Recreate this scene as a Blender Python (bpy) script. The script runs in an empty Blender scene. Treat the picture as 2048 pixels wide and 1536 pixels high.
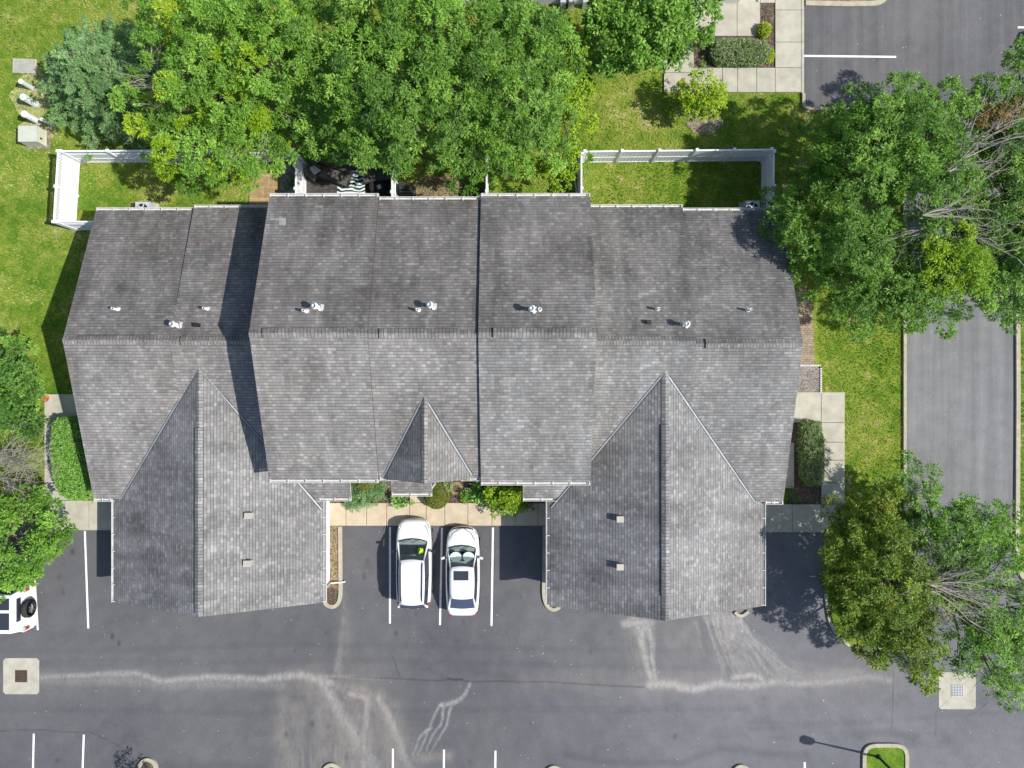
import bpy, math, random
import numpy as np
from mathutils import Vector, Matrix, Quaternion

# ------------------------------------------------------------------ camera, sky, sun
H = 38.0            # camera height (m)
S = 37.3            # ground pixels per metre in the 2048 px photograph
sc = bpy.context.scene
COL = sc.collection
cam_d = bpy.data.cameras.new("camera"); cam = bpy.data.objects.new("camera", cam_d); COL.objects.link(cam)
cam.location = (0, 0, H); cam.rotation_euler = (0, 0, 0)
cam_d.sensor_width = 36; cam_d.lens = 36 * (S * H) / 2048; cam_d.clip_end = 3000
sc.camera = cam
KX, KY = 0.848, 0.190         # ground shadow offset per metre of height: to the left, and up
SUN = Vector((KX, -KY, 1)).normalized()
elev = math.asin(SUN.z); azim = math.atan2(SUN.x, SUN.y)
w = bpy.data.worlds.new("World"); sc.world = w; w.use_nodes = True
nt = w.node_tree; bg = nt.nodes['Background']
sky = nt.nodes.new('ShaderNodeTexSky'); sky.sky_type = 'NISHITA'; sky.sun_disc = False
sky.sun_elevation = elev; sky.sun_rotation = azim
nt.links.new(sky.outputs[0], bg.inputs[0]); bg.inputs[1].default_value = 0.115
sd = bpy.data.lights.new("sun", 'SUN'); sd.energy = 4.2; sd.angle = math.radians(0.5); sd.color = (1, .96, .89)
so = bpy.data.objects.new("sun", sd); COL.objects.link(so); so.location = (30, -8, 60)
so.rotation_euler = SUN.to_track_quat('Z', 'Y').to_euler()
sc.view_settings.view_transform = 'Standard'; sc.view_settings.look = 'None'
sc.view_settings.exposure = 0.6; sc.view_settings.gamma = 1
sc.cycles.max_bounces = 6; sc.cycles.transparent_max_bounces = 8

def P(px, py, z=0.0):
    k = (H - z) / H / S
    return Vector(((px - 1024) * k, (768 - py) * k, z))
R = random.Random(7)
rng = np.random.default_rng(11)

# ------------------------------------------------------------------ node helpers / materials
class NT:
    def __init__(s, name):
        s.m = bpy.data.materials.new(name); s.m.use_nodes = True
        s.t = s.m.node_tree; s.b = s.t.nodes['Principled BSDF']; s.out = s.t.nodes['Material Output']
        s.b.inputs['Specular IOR Level'].default_value = .25
    def n(s, typ, **kw):
        x = s.t.nodes.new(typ)
        for k, v in kw.items(): setattr(x, k, v)
        return x
    def l(s, a, b): s.t.links.new(a, b)
    def val(s, inp, v):
        if hasattr(v, 'is_output') or isinstance(v, bpy.types.NodeSocket): s.l(v, inp)
        else: inp.default_value = v
    def math(s, op, a, b=0.0, c=0.0, clamp=False):
        x = s.n('ShaderNodeMath', operation=op); x.use_clamp = clamp
        s.val(x.inputs[0], a); s.val(x.inputs[1], b)
        if op in ('MULTIPLY_ADD', 'SMOOTH_MIN'): s.val(x.inputs[2], c)
        return x.outputs[0]
    def mix(s, f, a, b, blend='MIX'):
        x = s.n('ShaderNodeMix', data_type='RGBA', blend_type=blend)
        s.val(x.inputs[0], f)
        s.val(x.inputs[6], a if not isinstance(a, tuple) else (*a[:3], 1)); s.val(x.inputs[7], b if not isinstance(b, tuple) else (*b[:3], 1))
        return x.outputs[2]
    def noise(s, scale, detail=3, rough=.55, vec=None, dim='3D'):
        x = s.n('ShaderNodeTexNoise'); x.inputs['Scale'].default_value = scale
        x.inputs['Detail'].default_value = detail; x.inputs['Roughness'].default_value = rough
        if vec is None: vec = s.geo()
        s.l(vec, x.inputs['Vector']); return x.outputs['Fac']
    def geo(s):
        if not hasattr(s, '_g'): s._g = s.n('ShaderNodeNewGeometry').outputs['Position']
        return s._g
    def objc(s):
        if not hasattr(s, '_o'): s._o = s.n('ShaderNodeTexCoord').outputs['Object']
        return s._o
    def ramp(s, f, stops):
        x = s.n('ShaderNodeValToRGB'); s.l(f, x.inputs[0]); e = x.color_ramp.elements
        while len(e) < len(stops): e.new(.5)
        for i, (p, c) in enumerate(stops):
            e[i].position = p; e[i].color = (*c, 1) if isinstance(c, tuple) else (c, c, c, 1)
        return x.outputs[0]
    def base(s, c): s.val(s.b.inputs['Base Color'], c)
    def bump(s, h, strength=.3, dist=.02):
        x = s.n('ShaderNodeBump'); x.inputs['Strength'].default_value = strength; x.inputs['Distance'].default_value = dist
        s.l(h, x.inputs['Height']); s.l(x.outputs[0], s.b.inputs['Normal'])

def simple(name, col, rough=.7, var=.12, scale=6, metal=0, spec=None, obj=True):
    m = NT(name); v = m.noise(scale, 4, .6, m.objc() if obj else None)
    k = m.ramp(v, [(.3, 1 - var), (.7, 1 + var * .6 if 1 + var * .6 < 1 else 1.0)])
    m.base(m.mix(1.0, (*col, 1), k, 'MULTIPLY'))
    m.b.inputs['Roughness'].default_value = rough; m.b.inputs['Metallic'].default_value = metal
    if spec is not None: m.b.inputs['Specular IOR Level'].default_value = spec
    return m.m

def shingle(name, base, warm, stain=0.0, stainc=(.55, .5, .5)):
    m = NT(name); uv = m.n('ShaderNodeUVMap').outputs[0]
    sp = m.n('ShaderNodeSeparateXYZ'); m.l(uv, sp.inputs[0]); u, v = sp.outputs[0], sp.outputs[1]
    vr = m.math('DIVIDE', v, .143); row = m.math('FLOOR', vr); fr = m.math('FRACT', vr)
    wn = m.n('ShaderNodeTexWhiteNoise', noise_dimensions='1D'); m.l(row, wn.inputs['W'])
    def cells(width, off):
        uu = m.math('ADD', m.math('DIVIDE', u, width), m.math('MULTIPLY', wn.outputs[0], off))
        c = m.math('FLOOR', uu); cb = m.n('ShaderNodeCombineXYZ'); m.l(c, cb.inputs[0]); m.l(row, cb.inputs[1]); cb.inputs[2].default_value = off
        w2 = m.n('ShaderNodeTexWhiteNoise', noise_dimensions='3D'); m.l(cb.outputs[0], w2.inputs[0])
        return w2.outputs[0], m.math('FRACT', uu), w2.outputs[1]
    r1, f1, c1 = cells(.185, 7.3); r2, f2, c2 = cells(.37, 13.7); r3, f3, c3 = cells(1.0, 3.1)
    t = m.math('ADD', m.math('MULTIPLY', r1, .78), m.math('MULTIPLY', r2, .22))
    tone = m.ramp(t, [(.0, .74), (.35, .92), (.66, 1.0), (.84, 1.2), (1, 1.42)])
    c = m.mix(1.0, (*base, 1), tone, 'MULTIPLY')
    x = m.n('ShaderNodeMix', data_type='RGBA', blend_type='MIX'); x.clamp_result = False
    wf = m.math('MULTIPLY', m.math('GREATER_THAN', m.math('ADD', m.math('MULTIPLY', r3, .35), m.math('MULTIPLY', m.noise(.35, 3), .9)), .62), .42)
    m.l(wf, x.inputs[0]); m.l(c, x.inputs[6]); m.l(m.mix(1.0, c, (*warm, 1), 'MULTIPLY'), x.inputs[7]); c = x.outputs[2]
    ln = m.math('LESS_THAN', fr, .19); c = m.mix(m.math('MULTIPLY', ln, .55), c, (.03, .03, .032))  # shadow at each shingle course, painted as a dark line
    vl = m.math('MULTIPLY', m.math('LESS_THAN', f1, .09), .28); c = m.mix(vl, c, (.04, .04, .04))
    # weathering: broad blotches plus runs down the slope
    mp = m.n('ShaderNodeMapping'); m.l(uv, mp.inputs[0]); mp.inputs['Scale'].default_value = (1.5, .22, 1)
    runs = m.noise(1.0, 4, .6, mp.outputs[0]); bl = m.noise(.42, 5, .62)
    d = m.math('ADD', m.math('MULTIPLY', runs, .45), m.math('MULTIPLY', bl, .55))
    k = m.ramp(d, [(.36, 1.06), (.64, max(.05, 1 - .42 - stain))]); c = m.mix(1.0, c, k, 'MULTIPLY')
    gr = m.ramp(m.noise(45, 2), [(.3, .86), (.7, 1.08)]); c = m.mix(1.0, c, gr, 'MULTIPLY')
    m.base(c); m.b.inputs['Roughness'].default_value = .93; m.b.inputs['Specular IOR Level'].default_value = .12
    m.bump(m.math('MULTIPLY', fr, 1.0), .5, .012)
    return m.m

def leafmat(name, c0, c1, c2, trans=.35, rough=.5):
    m = NT(name); at = m.n('ShaderNodeAttribute', attribute_name='tint')
    col = m.ramp(at.outputs['Fac'], [(0, c0), (.55, c1), (1, c2)])
    m.base(col); m.b.inputs['Roughness'].default_value = rough; m.b.inputs['Specular IOR Level'].default_value = .35
    tr = m.n('ShaderNodeBsdfTranslucent'); m.l(m.mix(1.0, col, (1.15, 1.25, .55), 'MULTIPLY'), tr.inputs[0])
    mx = m.n('ShaderNodeMixShader'); mx.inputs[0].default_value = trans
    m.l(m.b.outputs[0], mx.inputs[1]); m.l(tr.outputs[0], mx.inputs[2]); m.l(mx.outputs[0], m.out.inputs[0])
    return m.m

def glassmat(name, tint, alpha=.5):
    m = NT(name); m.base((*tint, 1)); m.b.inputs['Roughness'].default_value = .06; m.b.inputs['Specular IOR Level'].default_value = .6
    tr = m.n('ShaderNodeBsdfTransparent'); tr.inputs[0].default_value = (.85, .93, .9, 1)
    mx = m.n('ShaderNodeMixShader'); mx.inputs[0].default_value = alpha
    m.l(tr.outputs[0], mx.inputs[1]); m.l(m.b.outputs[0], mx.inputs[2]); m.l(mx.outputs[0], m.out.inputs[0])
    return m.m

def paint(name, col, rough=.3, coat=.6):
    m = NT(name); m.base((*col, 1)); m.b.inputs['Roughness'].default_value = rough
    m.b.inputs['Coat Weight'].default_value = coat; m.b.inputs['Coat Roughness'].default_value = .06
    return m.m

def asphalt(name, a, b, chalk=True):
    m = NT(name)
    big = m.noise(.16, 5, .6); mid = m.noise(1.3, 4, .6); fine = m.noise(30, 3, .7); grit = m.noise(9, 2, .8)
    c = m.mix(m.ramp(big, [(.3, 0.0), (.7, 1.0)]), (*a, 1), (*b, 1))
    c = m.mix(1.0, c, m.ramp(mid, [(.3, .88), (.7, 1.06)]), 'MULTIPLY')
    c = m.mix(1.0, c, m.ramp(fine, [(.25, .74), (.75, 1.2)]), 'MULTIPLY')
    vo = m.n('ShaderNodeTexVoronoi'); vo.inputs['Scale'].default_value = 2.6; m.l(m.geo(), vo.inputs['Vector'])
    w3 = m.n('ShaderNodeTexWhiteNoise', noise_dimensions='3D'); m.l(vo.outputs['Color'], w3.inputs[0])
    sp = m.math('MULTIPLY', m.math('LESS_THAN', vo.outputs['Distance'], m.math('MULTIPLY', w3.outputs[0], .085)), m.math('GREATER_THAN', w3.outputs[0], .55)); c = m.mix(m.math('MULTIPLY', sp, .6), c, (.42, .41, .38))
    bl = m.ramp(m.noise(.55, 6, .7), [(.28, .80), (.42, 1.0), (.62, 1.0), (.78, 1.14)]); c = m.mix(1.0, c, bl, 'MULTIPLY')
    if chalk:
        sx = m.n('ShaderNodeSeparateXYZ'); m.l(m.geo(), sx.inputs[0]); wx = m.math('ADD', m.math('MULTIPLY', sx.outputs[0], .045), m.math('MULTIPLY', m.noise(.12, 4), .9))
        c = m.mix(m.ramp(wx, [(.35, 0.0), (1.0, 1.0)]), c, m.mix(1.0, c, (1.38, 1.38, 1.40), 'MULTIPLY'))
    if not chalk:
        mp = m.n('ShaderNodeMapping'); m.l(m.geo(), mp.inputs[0]); mp.inputs['Scale'].default_value = (2.2, .07, 1)
        c = m.mix(1.0, c, m.ramp(m.noise(1.0, 4, .6, mp.outputs[0]), [(.3, .80), (.7, 1.12)]), 'MULTIPLY')
    if chalk:
        at = m.n('ShaderNodeAttribute', attribute_name='chalk').outputs['Fac']
        mp2 = m.n('ShaderNodeMapping'); m.l(m.geo(), mp2.inputs[0]); mp2.inputs['Scale'].default_value = (1, .45, 1)
        nn = m.math('ADD', m.math('MULTIPLY', m.noise(5.5, 6, .75, mp2.outputs[0]), .9), m.math('MULTIPLY', m.noise(19, 4, .8), .55))
        e = m.math('MULTIPLY', at, m.ramp(nn, [(.52, .05), (.95, 1.3)]))
        f = m.math('MULTIPLY', m.ramp(e, [(.05, 0.0), (.75, 1.0)]), .58, clamp=True)
        c = m.mix(f, c, (.42, .41, .39))
        ck = m.n('ShaderNodeAttribute', attribute_name='crack').outputs['Fac']
        c = m.mix(m.math('MULTIPLY', ck, 1.0, clamp=True), c, (.018, .018, .02))
        du = m.n('ShaderNodeAttribute', attribute_name='dust').outputs['Fac']
        f = m.math('MULTIPLY', du, m.ramp(m.noise(1.6, 8, .8, mp2.outputs[0]), [(.34, 0.08), (.66, 1.0)]), clamp=True)
        c = m.mix(f, c, (.25, .22, .19))
    m.base(c); m.b.inputs['Roughness'].default_value = .88; m.b.inputs['Specular IOR Level'].default_value = .2
    m.bump(fine, .35, .006); return m.m

def grassground(name):
    m = NT(name)
    a = m.noise(.22, 5, .65); b = m.noise(1.4, 5, .7); f = m.noise(14, 4, .75)
    mix = m.math('ADD', m.math('MULTIPLY', a, .5), m.math('MULTIPLY', b, .5))
    c = m.ramp(mix, [(.33, (.05, .125, .014)), (.45, (.11, .20, .018)), (.54, (.21, .26, .035)), (.62, (.36, .34, .14))])
    c = m.mix(1.0, c, m.ramp(f, [(.25, .45), (.75, 1.25)]), 'MULTIPLY')
    m.base(c); m.b.inputs['Roughness'].default_value = .9; m.b.inputs['Specular IOR Level'].default_value = .1
    m.bump(f, .8, .04); return m.m

def mulch(name, cols, scale=22):
    m = NT(name); vo = m.n('ShaderNodeTexVoronoi'); vo.inputs['Scale'].default_value = scale; m.l(m.geo(), vo.inputs['Vector'])
    wn = m.n('ShaderNodeTexWhiteNoise', noise_dimensions='3D'); m.l(vo.outputs['Color'], wn.inputs[0])
    c = m.ramp(wn.outputs[0], [(i / (len(cols) - 1), cc) for i, cc in enumerate(cols)])
    c = m.mix(1.0, c, m.ramp(m.noise(1.5, 4), [(.3, .7), (.7, 1.1)]), 'MULTIPLY')
    m.base(c); m.b.inputs['Roughness'].default_value = .95; m.bump(vo.outputs['Distance'], .8, .03); return m.m

def brickmat(name, c1, c2, mort, wdt, ht, sc_=1, vec='geo'):
    m = NT(name); b = m.n('ShaderNodeTexBrick'); m.l(m.geo(), b.inputs['Vector'])
    b.inputs['Scale'].default_value = 1; b.inputs['Brick Width'].default_value = wdt; b.inputs['Row Height'].default_value = ht
    b.inputs['Mortar Size'].default_value = .012; b.inputs['Color1'].default_value = (*c1, 1); b.inputs['Color2'].default_value = (*c2, 1)
    b.inputs['Mortar'].default_value = (*mort, 1); b.inputs['Bias'].default_value = 0
    c = m.mix(1.0, b.outputs[0], m.ramp(m.noise(5, 4), [(.3, .75), (.7, 1.1)]), 'MULTIPLY')
    m.base(c); m.b.inputs['Roughness'].default_value = .9; return m.m

def siding(name, col):
    m = NT(name); sp = m.n('ShaderNodeSeparateXYZ'); m.l(m.geo(), sp.inputs[0])
    fr = m.math('FRACT', m.math('DIVIDE', sp.outputs[2], .115)); c = m.mix(m.math('MULTIPLY', m.math('LESS_THAN', fr, .14), .35), (*col, 1), tuple(x * .4 for x in col))
    c = m.mix(1.0, c, m.ramp(m.noise(2, 4), [(.3, .92), (.7, 1.0)]), 'MULTIPLY')
    m.base(c); m.b.inputs['Roughness'].default_value = .55; m.bump(fr, .4, .01); return m.m

M = {}
M['sh_front'] = shingle('shingle_front', (.256, .248, .241), (1.06, .97, .93), .0)
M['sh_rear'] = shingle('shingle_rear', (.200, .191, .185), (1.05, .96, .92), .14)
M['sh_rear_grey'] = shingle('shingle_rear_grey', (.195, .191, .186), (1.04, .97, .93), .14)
M['sh_front_grey'] = shingle('shingle_front_grey', (.25, .249, .245), (1.05, .97, .93), .0)
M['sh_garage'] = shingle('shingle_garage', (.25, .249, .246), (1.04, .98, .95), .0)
M['sh_garage_shade'] = shingle('shingle_garage_shaded', (.205, .207, .21), (1.04, .98, .95), .1)  # west slopes: darker garage shingle, their shade put into the colour
M['vinyl'] = simple('white_vinyl', (.74, .75, .77), .5, .12, 2)
M['trim'] = simple('white_trim', (.62, .62, .60), .5, .3, 5)
M['siding'] = siding('pale_siding', (.62, .6, .54)); M['siding_white'] = siding('white_siding', (.75, .76, .77))
M['concrete'] = simple('concrete', (.42, .40, .325), .9, .26, 1.8, obj=False)
M['concrete_tan'] = simple('concrete_tan', (.49, .41, .295), .9, .22, 1.8, obj=False)
M['kerb'] = simple('kerb_concrete', (.40, .37, .28), .9, .3, 4, obj=False)
M['asphalt'] = asphalt('asphalt', (.082, .083, .091), (.117, .117, .121))
M['road'] = asphalt('road_asphalt', (.15, .15, .155), (.20, .20, .20), False)
M['asphalt_plain'] = asphalt('asphalt_lot', (.10, .10, .105), (.135, .133, .133), False)
M['lawn'] = grassground('lawn')
M['mulch'] = mulch('mulch', [(.03, .02, .015), (.09, .06, .045), (.16, .11, .08), (.06, .045, .035), (.24, .19, .15)])
M['straw'] = mulch('straw_mulch', [(.10, .07, .04), (.22, .16, .09), (.32, .25, .16), (.14, .09, .05)], 16)
M['gravel'] = mulch('gravel', [(.09, .085, .08), (.26, .25, .24), (.42, .41, .40), (.16, .15, .15), (.55, .54, .53)], 13)
M['dirtpatch'] = mulch('bare_earth', [(.16, .13, .10), (.24, .20, .15), (.30, .26, .2)], 9)
M['brick'] = brickmat('brick_paver', (.34, .27, .19), (.25, .195, .14), (.14, .12, .08), .24, .12)
M['drygrass'] = mulch('dry_grass', [(.30, .31, .12), (.38, .36, .17), (.22, .27, .07), (.42, .38, .22)], 9)
M['barkgrey'] = mulch('grey_bark', [(.12, .10, .09), (.22, .19, .17), (.30, .27, .25), (.16, .14, .13)], 15)
M['patio'] = brickmat('patio_tile', (.36, .25, .13), (.27, .19, .10), (.45, .38, .18), .62, .62)
M['darkpaver'] = brickmat('dark_paver', (.055, .05, .047), (.09, .08, .07), (.03, .03, .03), .24, .12)
m = NT('line_paint'); wear = m.math('ADD', m.math('MULTIPLY', m.noise(3.5, 5, .75), .6), m.math('MULTIPLY', m.noise(28, 3, .8), .5))
m.base(m.mix(m.ramp(wear, [(.40, .75), (.50, 0.0)]), (.70, .70, .69), (.16, .16, .165))); m.b.inputs['Roughness'].default_value = .8; M['white_paint'] = m.m
M['edge2'] = simple('ridge_vent_edge', (.075, .072, .07), .9, .2)
M['edge'] = simple('roof_edge', (.05, .05, .05), .8, .2)
M['flash'] = simple('valley_metal', (.30, .32, .34), .5, .3, 3, metal=.3)
M['black'] = simple('black_plastic', (.02, .02, .022), .5, .1)
M['rubber'] = simple('rubber', (.03, .03, .03), .8, .2)
M['pvc'] = simple('white_pipe', (.85, .85, .84), .4, .05)
M['galv'] = simple('galvanised', (.6, .62, .64), .4, .2, 8, metal=.3)
M['patchgrey'] = simple('patch_grey', (.29, .28, .27), .9, .2, 8)
M['ventgrey'] = simple('vent_hood', (.40, .37, .33), .6, .15)
M['bark'] = simple('bark', (.16, .13, .10), .95, .4, 9)
M['deadwood'] = simple('dead_wood', (.36, .32, .28), .9, .35, 6)
M['carwhite'] = paint('white_paintwork', (.66, .67, .68)); M['cardark'] = paint('dark_paintwork', (.02, .022, .03))
M['glass'] = glassmat('windscreen_glass', (.03, .045, .05), .42)
M['darkglass'] = paint('tinted_glass', (.03, .035, .045), .08, .8)
M['navyglass'] = paint('rear_glass', (.035, .045, .09), .12, .8)
M['interior'] = simple('car_interior', (.025, .03, .045), .8, .3, 4)
M['chrome'] = simple('chrome', (.6, .6, .62), .2, .05, metal=.9)
M['redlamp'] = paint('red_lamp', (.35, .03, .02)); M['clear'] = paint('lamp_lens', (.35, .37, .38), .15)
M['hivis'] = simple('hi_vis_cloth', (.55, .85, .02), .8, .2)
M['pavegrey'] = simple('worn_grey_cover', (.36, .35, .30), .9, .25, 5)
M['shade'] = simple('sunshade_foil', (.58, .68, .66), .35, .15, 5)
M['green_box'] = simple('utility_green', (.47, .49, .41), .6, .15, 3)
M['pale_green'] = simple('pale_green_plastic', (.55, .62, .53), .6, .12, 4)
M['beige_box'] = simple('beige_box', (.56, .55, .44), .6, .2, 3)
M['door'] = simple('garage_door_paint', (.7, .68, .62), .5, .08)
M['window'] = paint('window_glass', (.05, .06, .07), .08, .4)
M['iron'] = simple('iron_grate', (.10, .07, .055), .8, .4, 12); M['steel'] = simple('steel_grate', (.45, .46, .48), .5, .3, 12)
M['wicker'] = simple('wicker', (.07, .06, .05), .8, .3, 14); M['cushion'] = simple('grey_cushion', (.10, .095, .085), .9, .2, 3)
M['pillow'] = simple('pale_pillow', (.5, .5, .5), .9, .15, 5)
M['orange'] = simple('orange_rubber', (.55, .13, .04), .6, .2); M['hose'] = simple('hose_green', (.5, .45, .2), .6, .2)

# leaf materials: albedo ramps
LF = dict(
 bright=leafmat('leaf_bright', (.08, .18, .016), (.17, .34, .04), (.34, .54, .09)),
 yellow=leafmat('leaf_yellow_green', (.15, .27, .01), (.26, .40, .014), (.42, .50, .03)),
 green=leafmat('leaf_green', (.058, .14, .018), (.14, .28, .04), (.29, .46, .08)),
 deep=leafmat('leaf_deep_green', (.04, .11, .016), (.09, .21, .034), (.19, .34, .06)),
 olive=leafmat('leaf_olive', (.065, .12, .01), (.16, .25, .022), (.34, .42, .05)),
 spruce=leafmat('needle_blue_green', (.09, .19, .06), (.19, .34, .125), (.32, .48, .22), .25),
 hedge=leafmat('leaf_hedge', (.07, .18, .022), (.16, .34, .055), (.30, .50, .11), .3),
 greyhedge=leafmat('leaf_grey_hedge', (.09, .16, .05), (.19, .28, .10), (.34, .42, .20), .3),
 ochre=leafmat('leaf_ochre', (.16, .10, .03), (.28, .17, .05), (.36, .26, .08)),
 moss=leafmat('leaf_moss', (.09, .13, .006), (.16, .20, .010), (.24, .27, .02), .2),
 grass=leafmat('grass_blade', (.065, .165, .014), (.19, .29, .03), (.44, .42, .15), .3, .6),
)

# ------------------------------------------------------------------ mesh helpers
class MB:
    def __init__(s): s.v = []; s.f = []; s.m = []; s.uv = []; s.mats = []
    def mi(s, mat):
        if isinstance(mat, str): mat = M[mat]
        if mat not in s.mats: s.mats.append(mat)
        return s.mats.index(mat)
    def face(s, pts, mat, udir=None):
        b = len(s.v); pts = [Vector(p) for p in pts]; s.v += pts; s.f.append(list(range(b, b + len(pts)))); s.m.append(s.mi(mat))
        if udir is None: s.uv += [(p.x, p.y) for p in pts]
        else:
            n = (pts[1] - pts[0]).cross(pts[2] - pts[0]).normalized(); u = Vector(udir).normalized(); v = n.cross(u)
            s.uv += [(p.dot(u), p.dot(v)) for p in pts]
    def slab(s, pts, t, top, side, udir=None):
        pts = [Vector(p) for p in pts]; n = (pts[1] - pts[0]).cross(pts[2] - pts[0])
        if n.z < 0: pts.reverse()
        s.face(pts, top, udir); lo = [p - Vector((0, 0, t)) for p in pts]; s.face(lo[::-1], side)
        for i in range(len(pts)):
            j = (i + 1) % len(pts); s.face([pts[i], lo[i], lo[j], pts[j]], side)
    def prism(s, poly, z0, z1, mat, side=None):
        pts = [Vector((p[0], p[1], z1)) for p in poly]; s.slab(pts, z1 - z0, mat, side or mat)
    def box(s, c, size, mat, rz=0, taper=1.0, rot=None):
        hx, hy, hz = size[0] / 2, size[1] / 2, size[2] / 2; c = Vector(c)
        q = rot or Matrix.Rotation(rz, 3, 'Z')
        P8 = [c + q @ Vector((x * hx * (taper if z > 0 else 1), y * hy * (taper if z > 0 else 1), z * hz)) for z in (-1, 1) for x, y in ((-1, -1), (1, -1), (1, 1), (-1, 1))]
        for f in ((3, 2, 1, 0), (4, 5, 6, 7), (0, 1, 5, 4), (1, 2, 6, 5), (2, 3, 7, 6), (3, 0, 4, 7)):
            s.face([P8[i] for i in f], mat)
    def tube(s, pts, radii, mat, n=6, cap=True):
        pts = [Vector(p) for p in pts]; b = len(s.v); mi = s.mi(mat)
        if not hasattr(radii, '__len__'): radii = [radii] * len(pts)
        for i, p in enumerate(pts):
            d = (pts[min(i + 1, len(pts) - 1)] - pts[max(i - 1, 0)]).normalized()
            a = d.cross(Vector((0, 0, 1)) if abs(d.z) < .9 else Vector((1, 0, 0))).normalized(); bb = d.cross(a)
            for k in range(n):
                t = 2 * math.pi * k / n; s.v.append(p + (a * math.cos(t) + bb * math.sin(t)) * radii[i])
        for i in range(len(pts) - 1):
            for k in range(n):
                f = [b + i * n + k, b + i * n + (k + 1) % n, b + (i + 1) * n + (k + 1) % n, b + (i + 1) * n + k]
                s.f.append(f); s.m.append(mi); s.uv += [(0, 0)] * 4
        if cap:
            for e, rev in ((0, False), (len(pts) - 1, True)):
                f = [b + e * n + k for k in range(n)]; s.f.append(f[::-1] if rev else f); s.m.append(mi); s.uv += [(0, 0)] * n
    def build(s, name, parent=None, smooth=False, bevel=0):
        off = Vector(parent.get('_o', (0, 0, 0))) if parent else Vector((0, 0, 0))
        me = bpy.data.meshes.new(name); me.from_pydata([tuple(v - off) for v in s.v], [], s.f)
        for m_ in s.mats: me.materials.append(m_)
        me.polygons.foreach_set('material_index', s.m)
        uvl = me.uv_layers.new(name='UVMap'); uvl.data.foreach_set('uv', [c for q in s.uv for c in q])
        if smooth: me.polygons.foreach_set('use_smooth', [True] * len(s.f))
        me.update()
        o = bpy.data.objects.new(name, me); COL.objects.link(o)
        if parent: o.parent = parent; o['_o'] = tuple(off)
        if bevel:
            bm_ = o.modifiers.new('b', 'BEVEL'); bm_.width = bevel; bm_.segments = 2; bm_.limit_method = 'ANGLE'
        return o

def thing(name, label, cat, loc=(0, 0, 0), rz=0, group=None):
    o = bpy.data.objects.new(name, None); COL.objects.link(o); o.location = loc; o.rotation_euler = (0, 0, rz)
    o['label'] = label; o['category'] = cat; o['_o'] = tuple(loc) if rz == 0 else (0, 0, 0)
    if group: o['group'] = group
    return o
def tag(o, label, cat, group=None):
    o['label'] = label; o['category'] = cat
    if group: o['group'] = group
    return o
def struct(o, kind='structure'): o['kind'] = kind; return o
def px(poly, z=0): return [P(a, b, 0) for a, b in poly]

def copy_tree(o, parent=None):
    c = o.copy(); COL.objects.link(c)
    if parent: c.parent = parent
    for ch in list(o.children): copy_tree(ch, c)
    return c

# ------------------------------------------------------------------ ground
g = MB(); g.face([(-300, -300, 0), (300, -300, 0), (300, 300, 0), (-300, 300, 0)], 'lawn'); struct(g.build('lawn'))

def grid_mesh(name, x0, y0, x1, y1, step, mat, z):
    nx = int((x1 - x0) / step) + 1; ny = int((y1 - y0) / step) + 1
    X, Y = np.meshgrid(np.linspace(x0, x1, nx), np.linspace(y0, y1, ny))
    co = np.stack([(X - 1024) / S, (768 - Y) / S, np.full_like(X, z)], -1).reshape(-1, 3)
    idx = np.arange(nx * ny).reshape(ny, nx)
    q = np.stack([idx[1:, :-1], idx[1:, 1:], idx[:-1, 1:], idx[:-1, :-1]], -1).reshape(-1, 4)
    me = bpy.data.meshes.new(name); npmesh(me, co, q); me.materials.append(M[mat])
    o = bpy.data.objects.new(name, me); COL.objects.link(o); return o, X, Y
def npmesh(me, co, quads):
    me.vertices.add(len(co)); me.vertices.foreach_set('co', co.astype(np.float32).ravel())
    me.loops.add(len(quads) * 4); me.loops.foreach_set('vertex_index', quads.astype(np.int32).ravel())
    me.polygons.add(len(quads)); me.polygons.foreach_set('loop_start', np.arange(0, len(quads) * 4, 4, dtype=np.int32))
    me.update(calc_edges=True)

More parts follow.
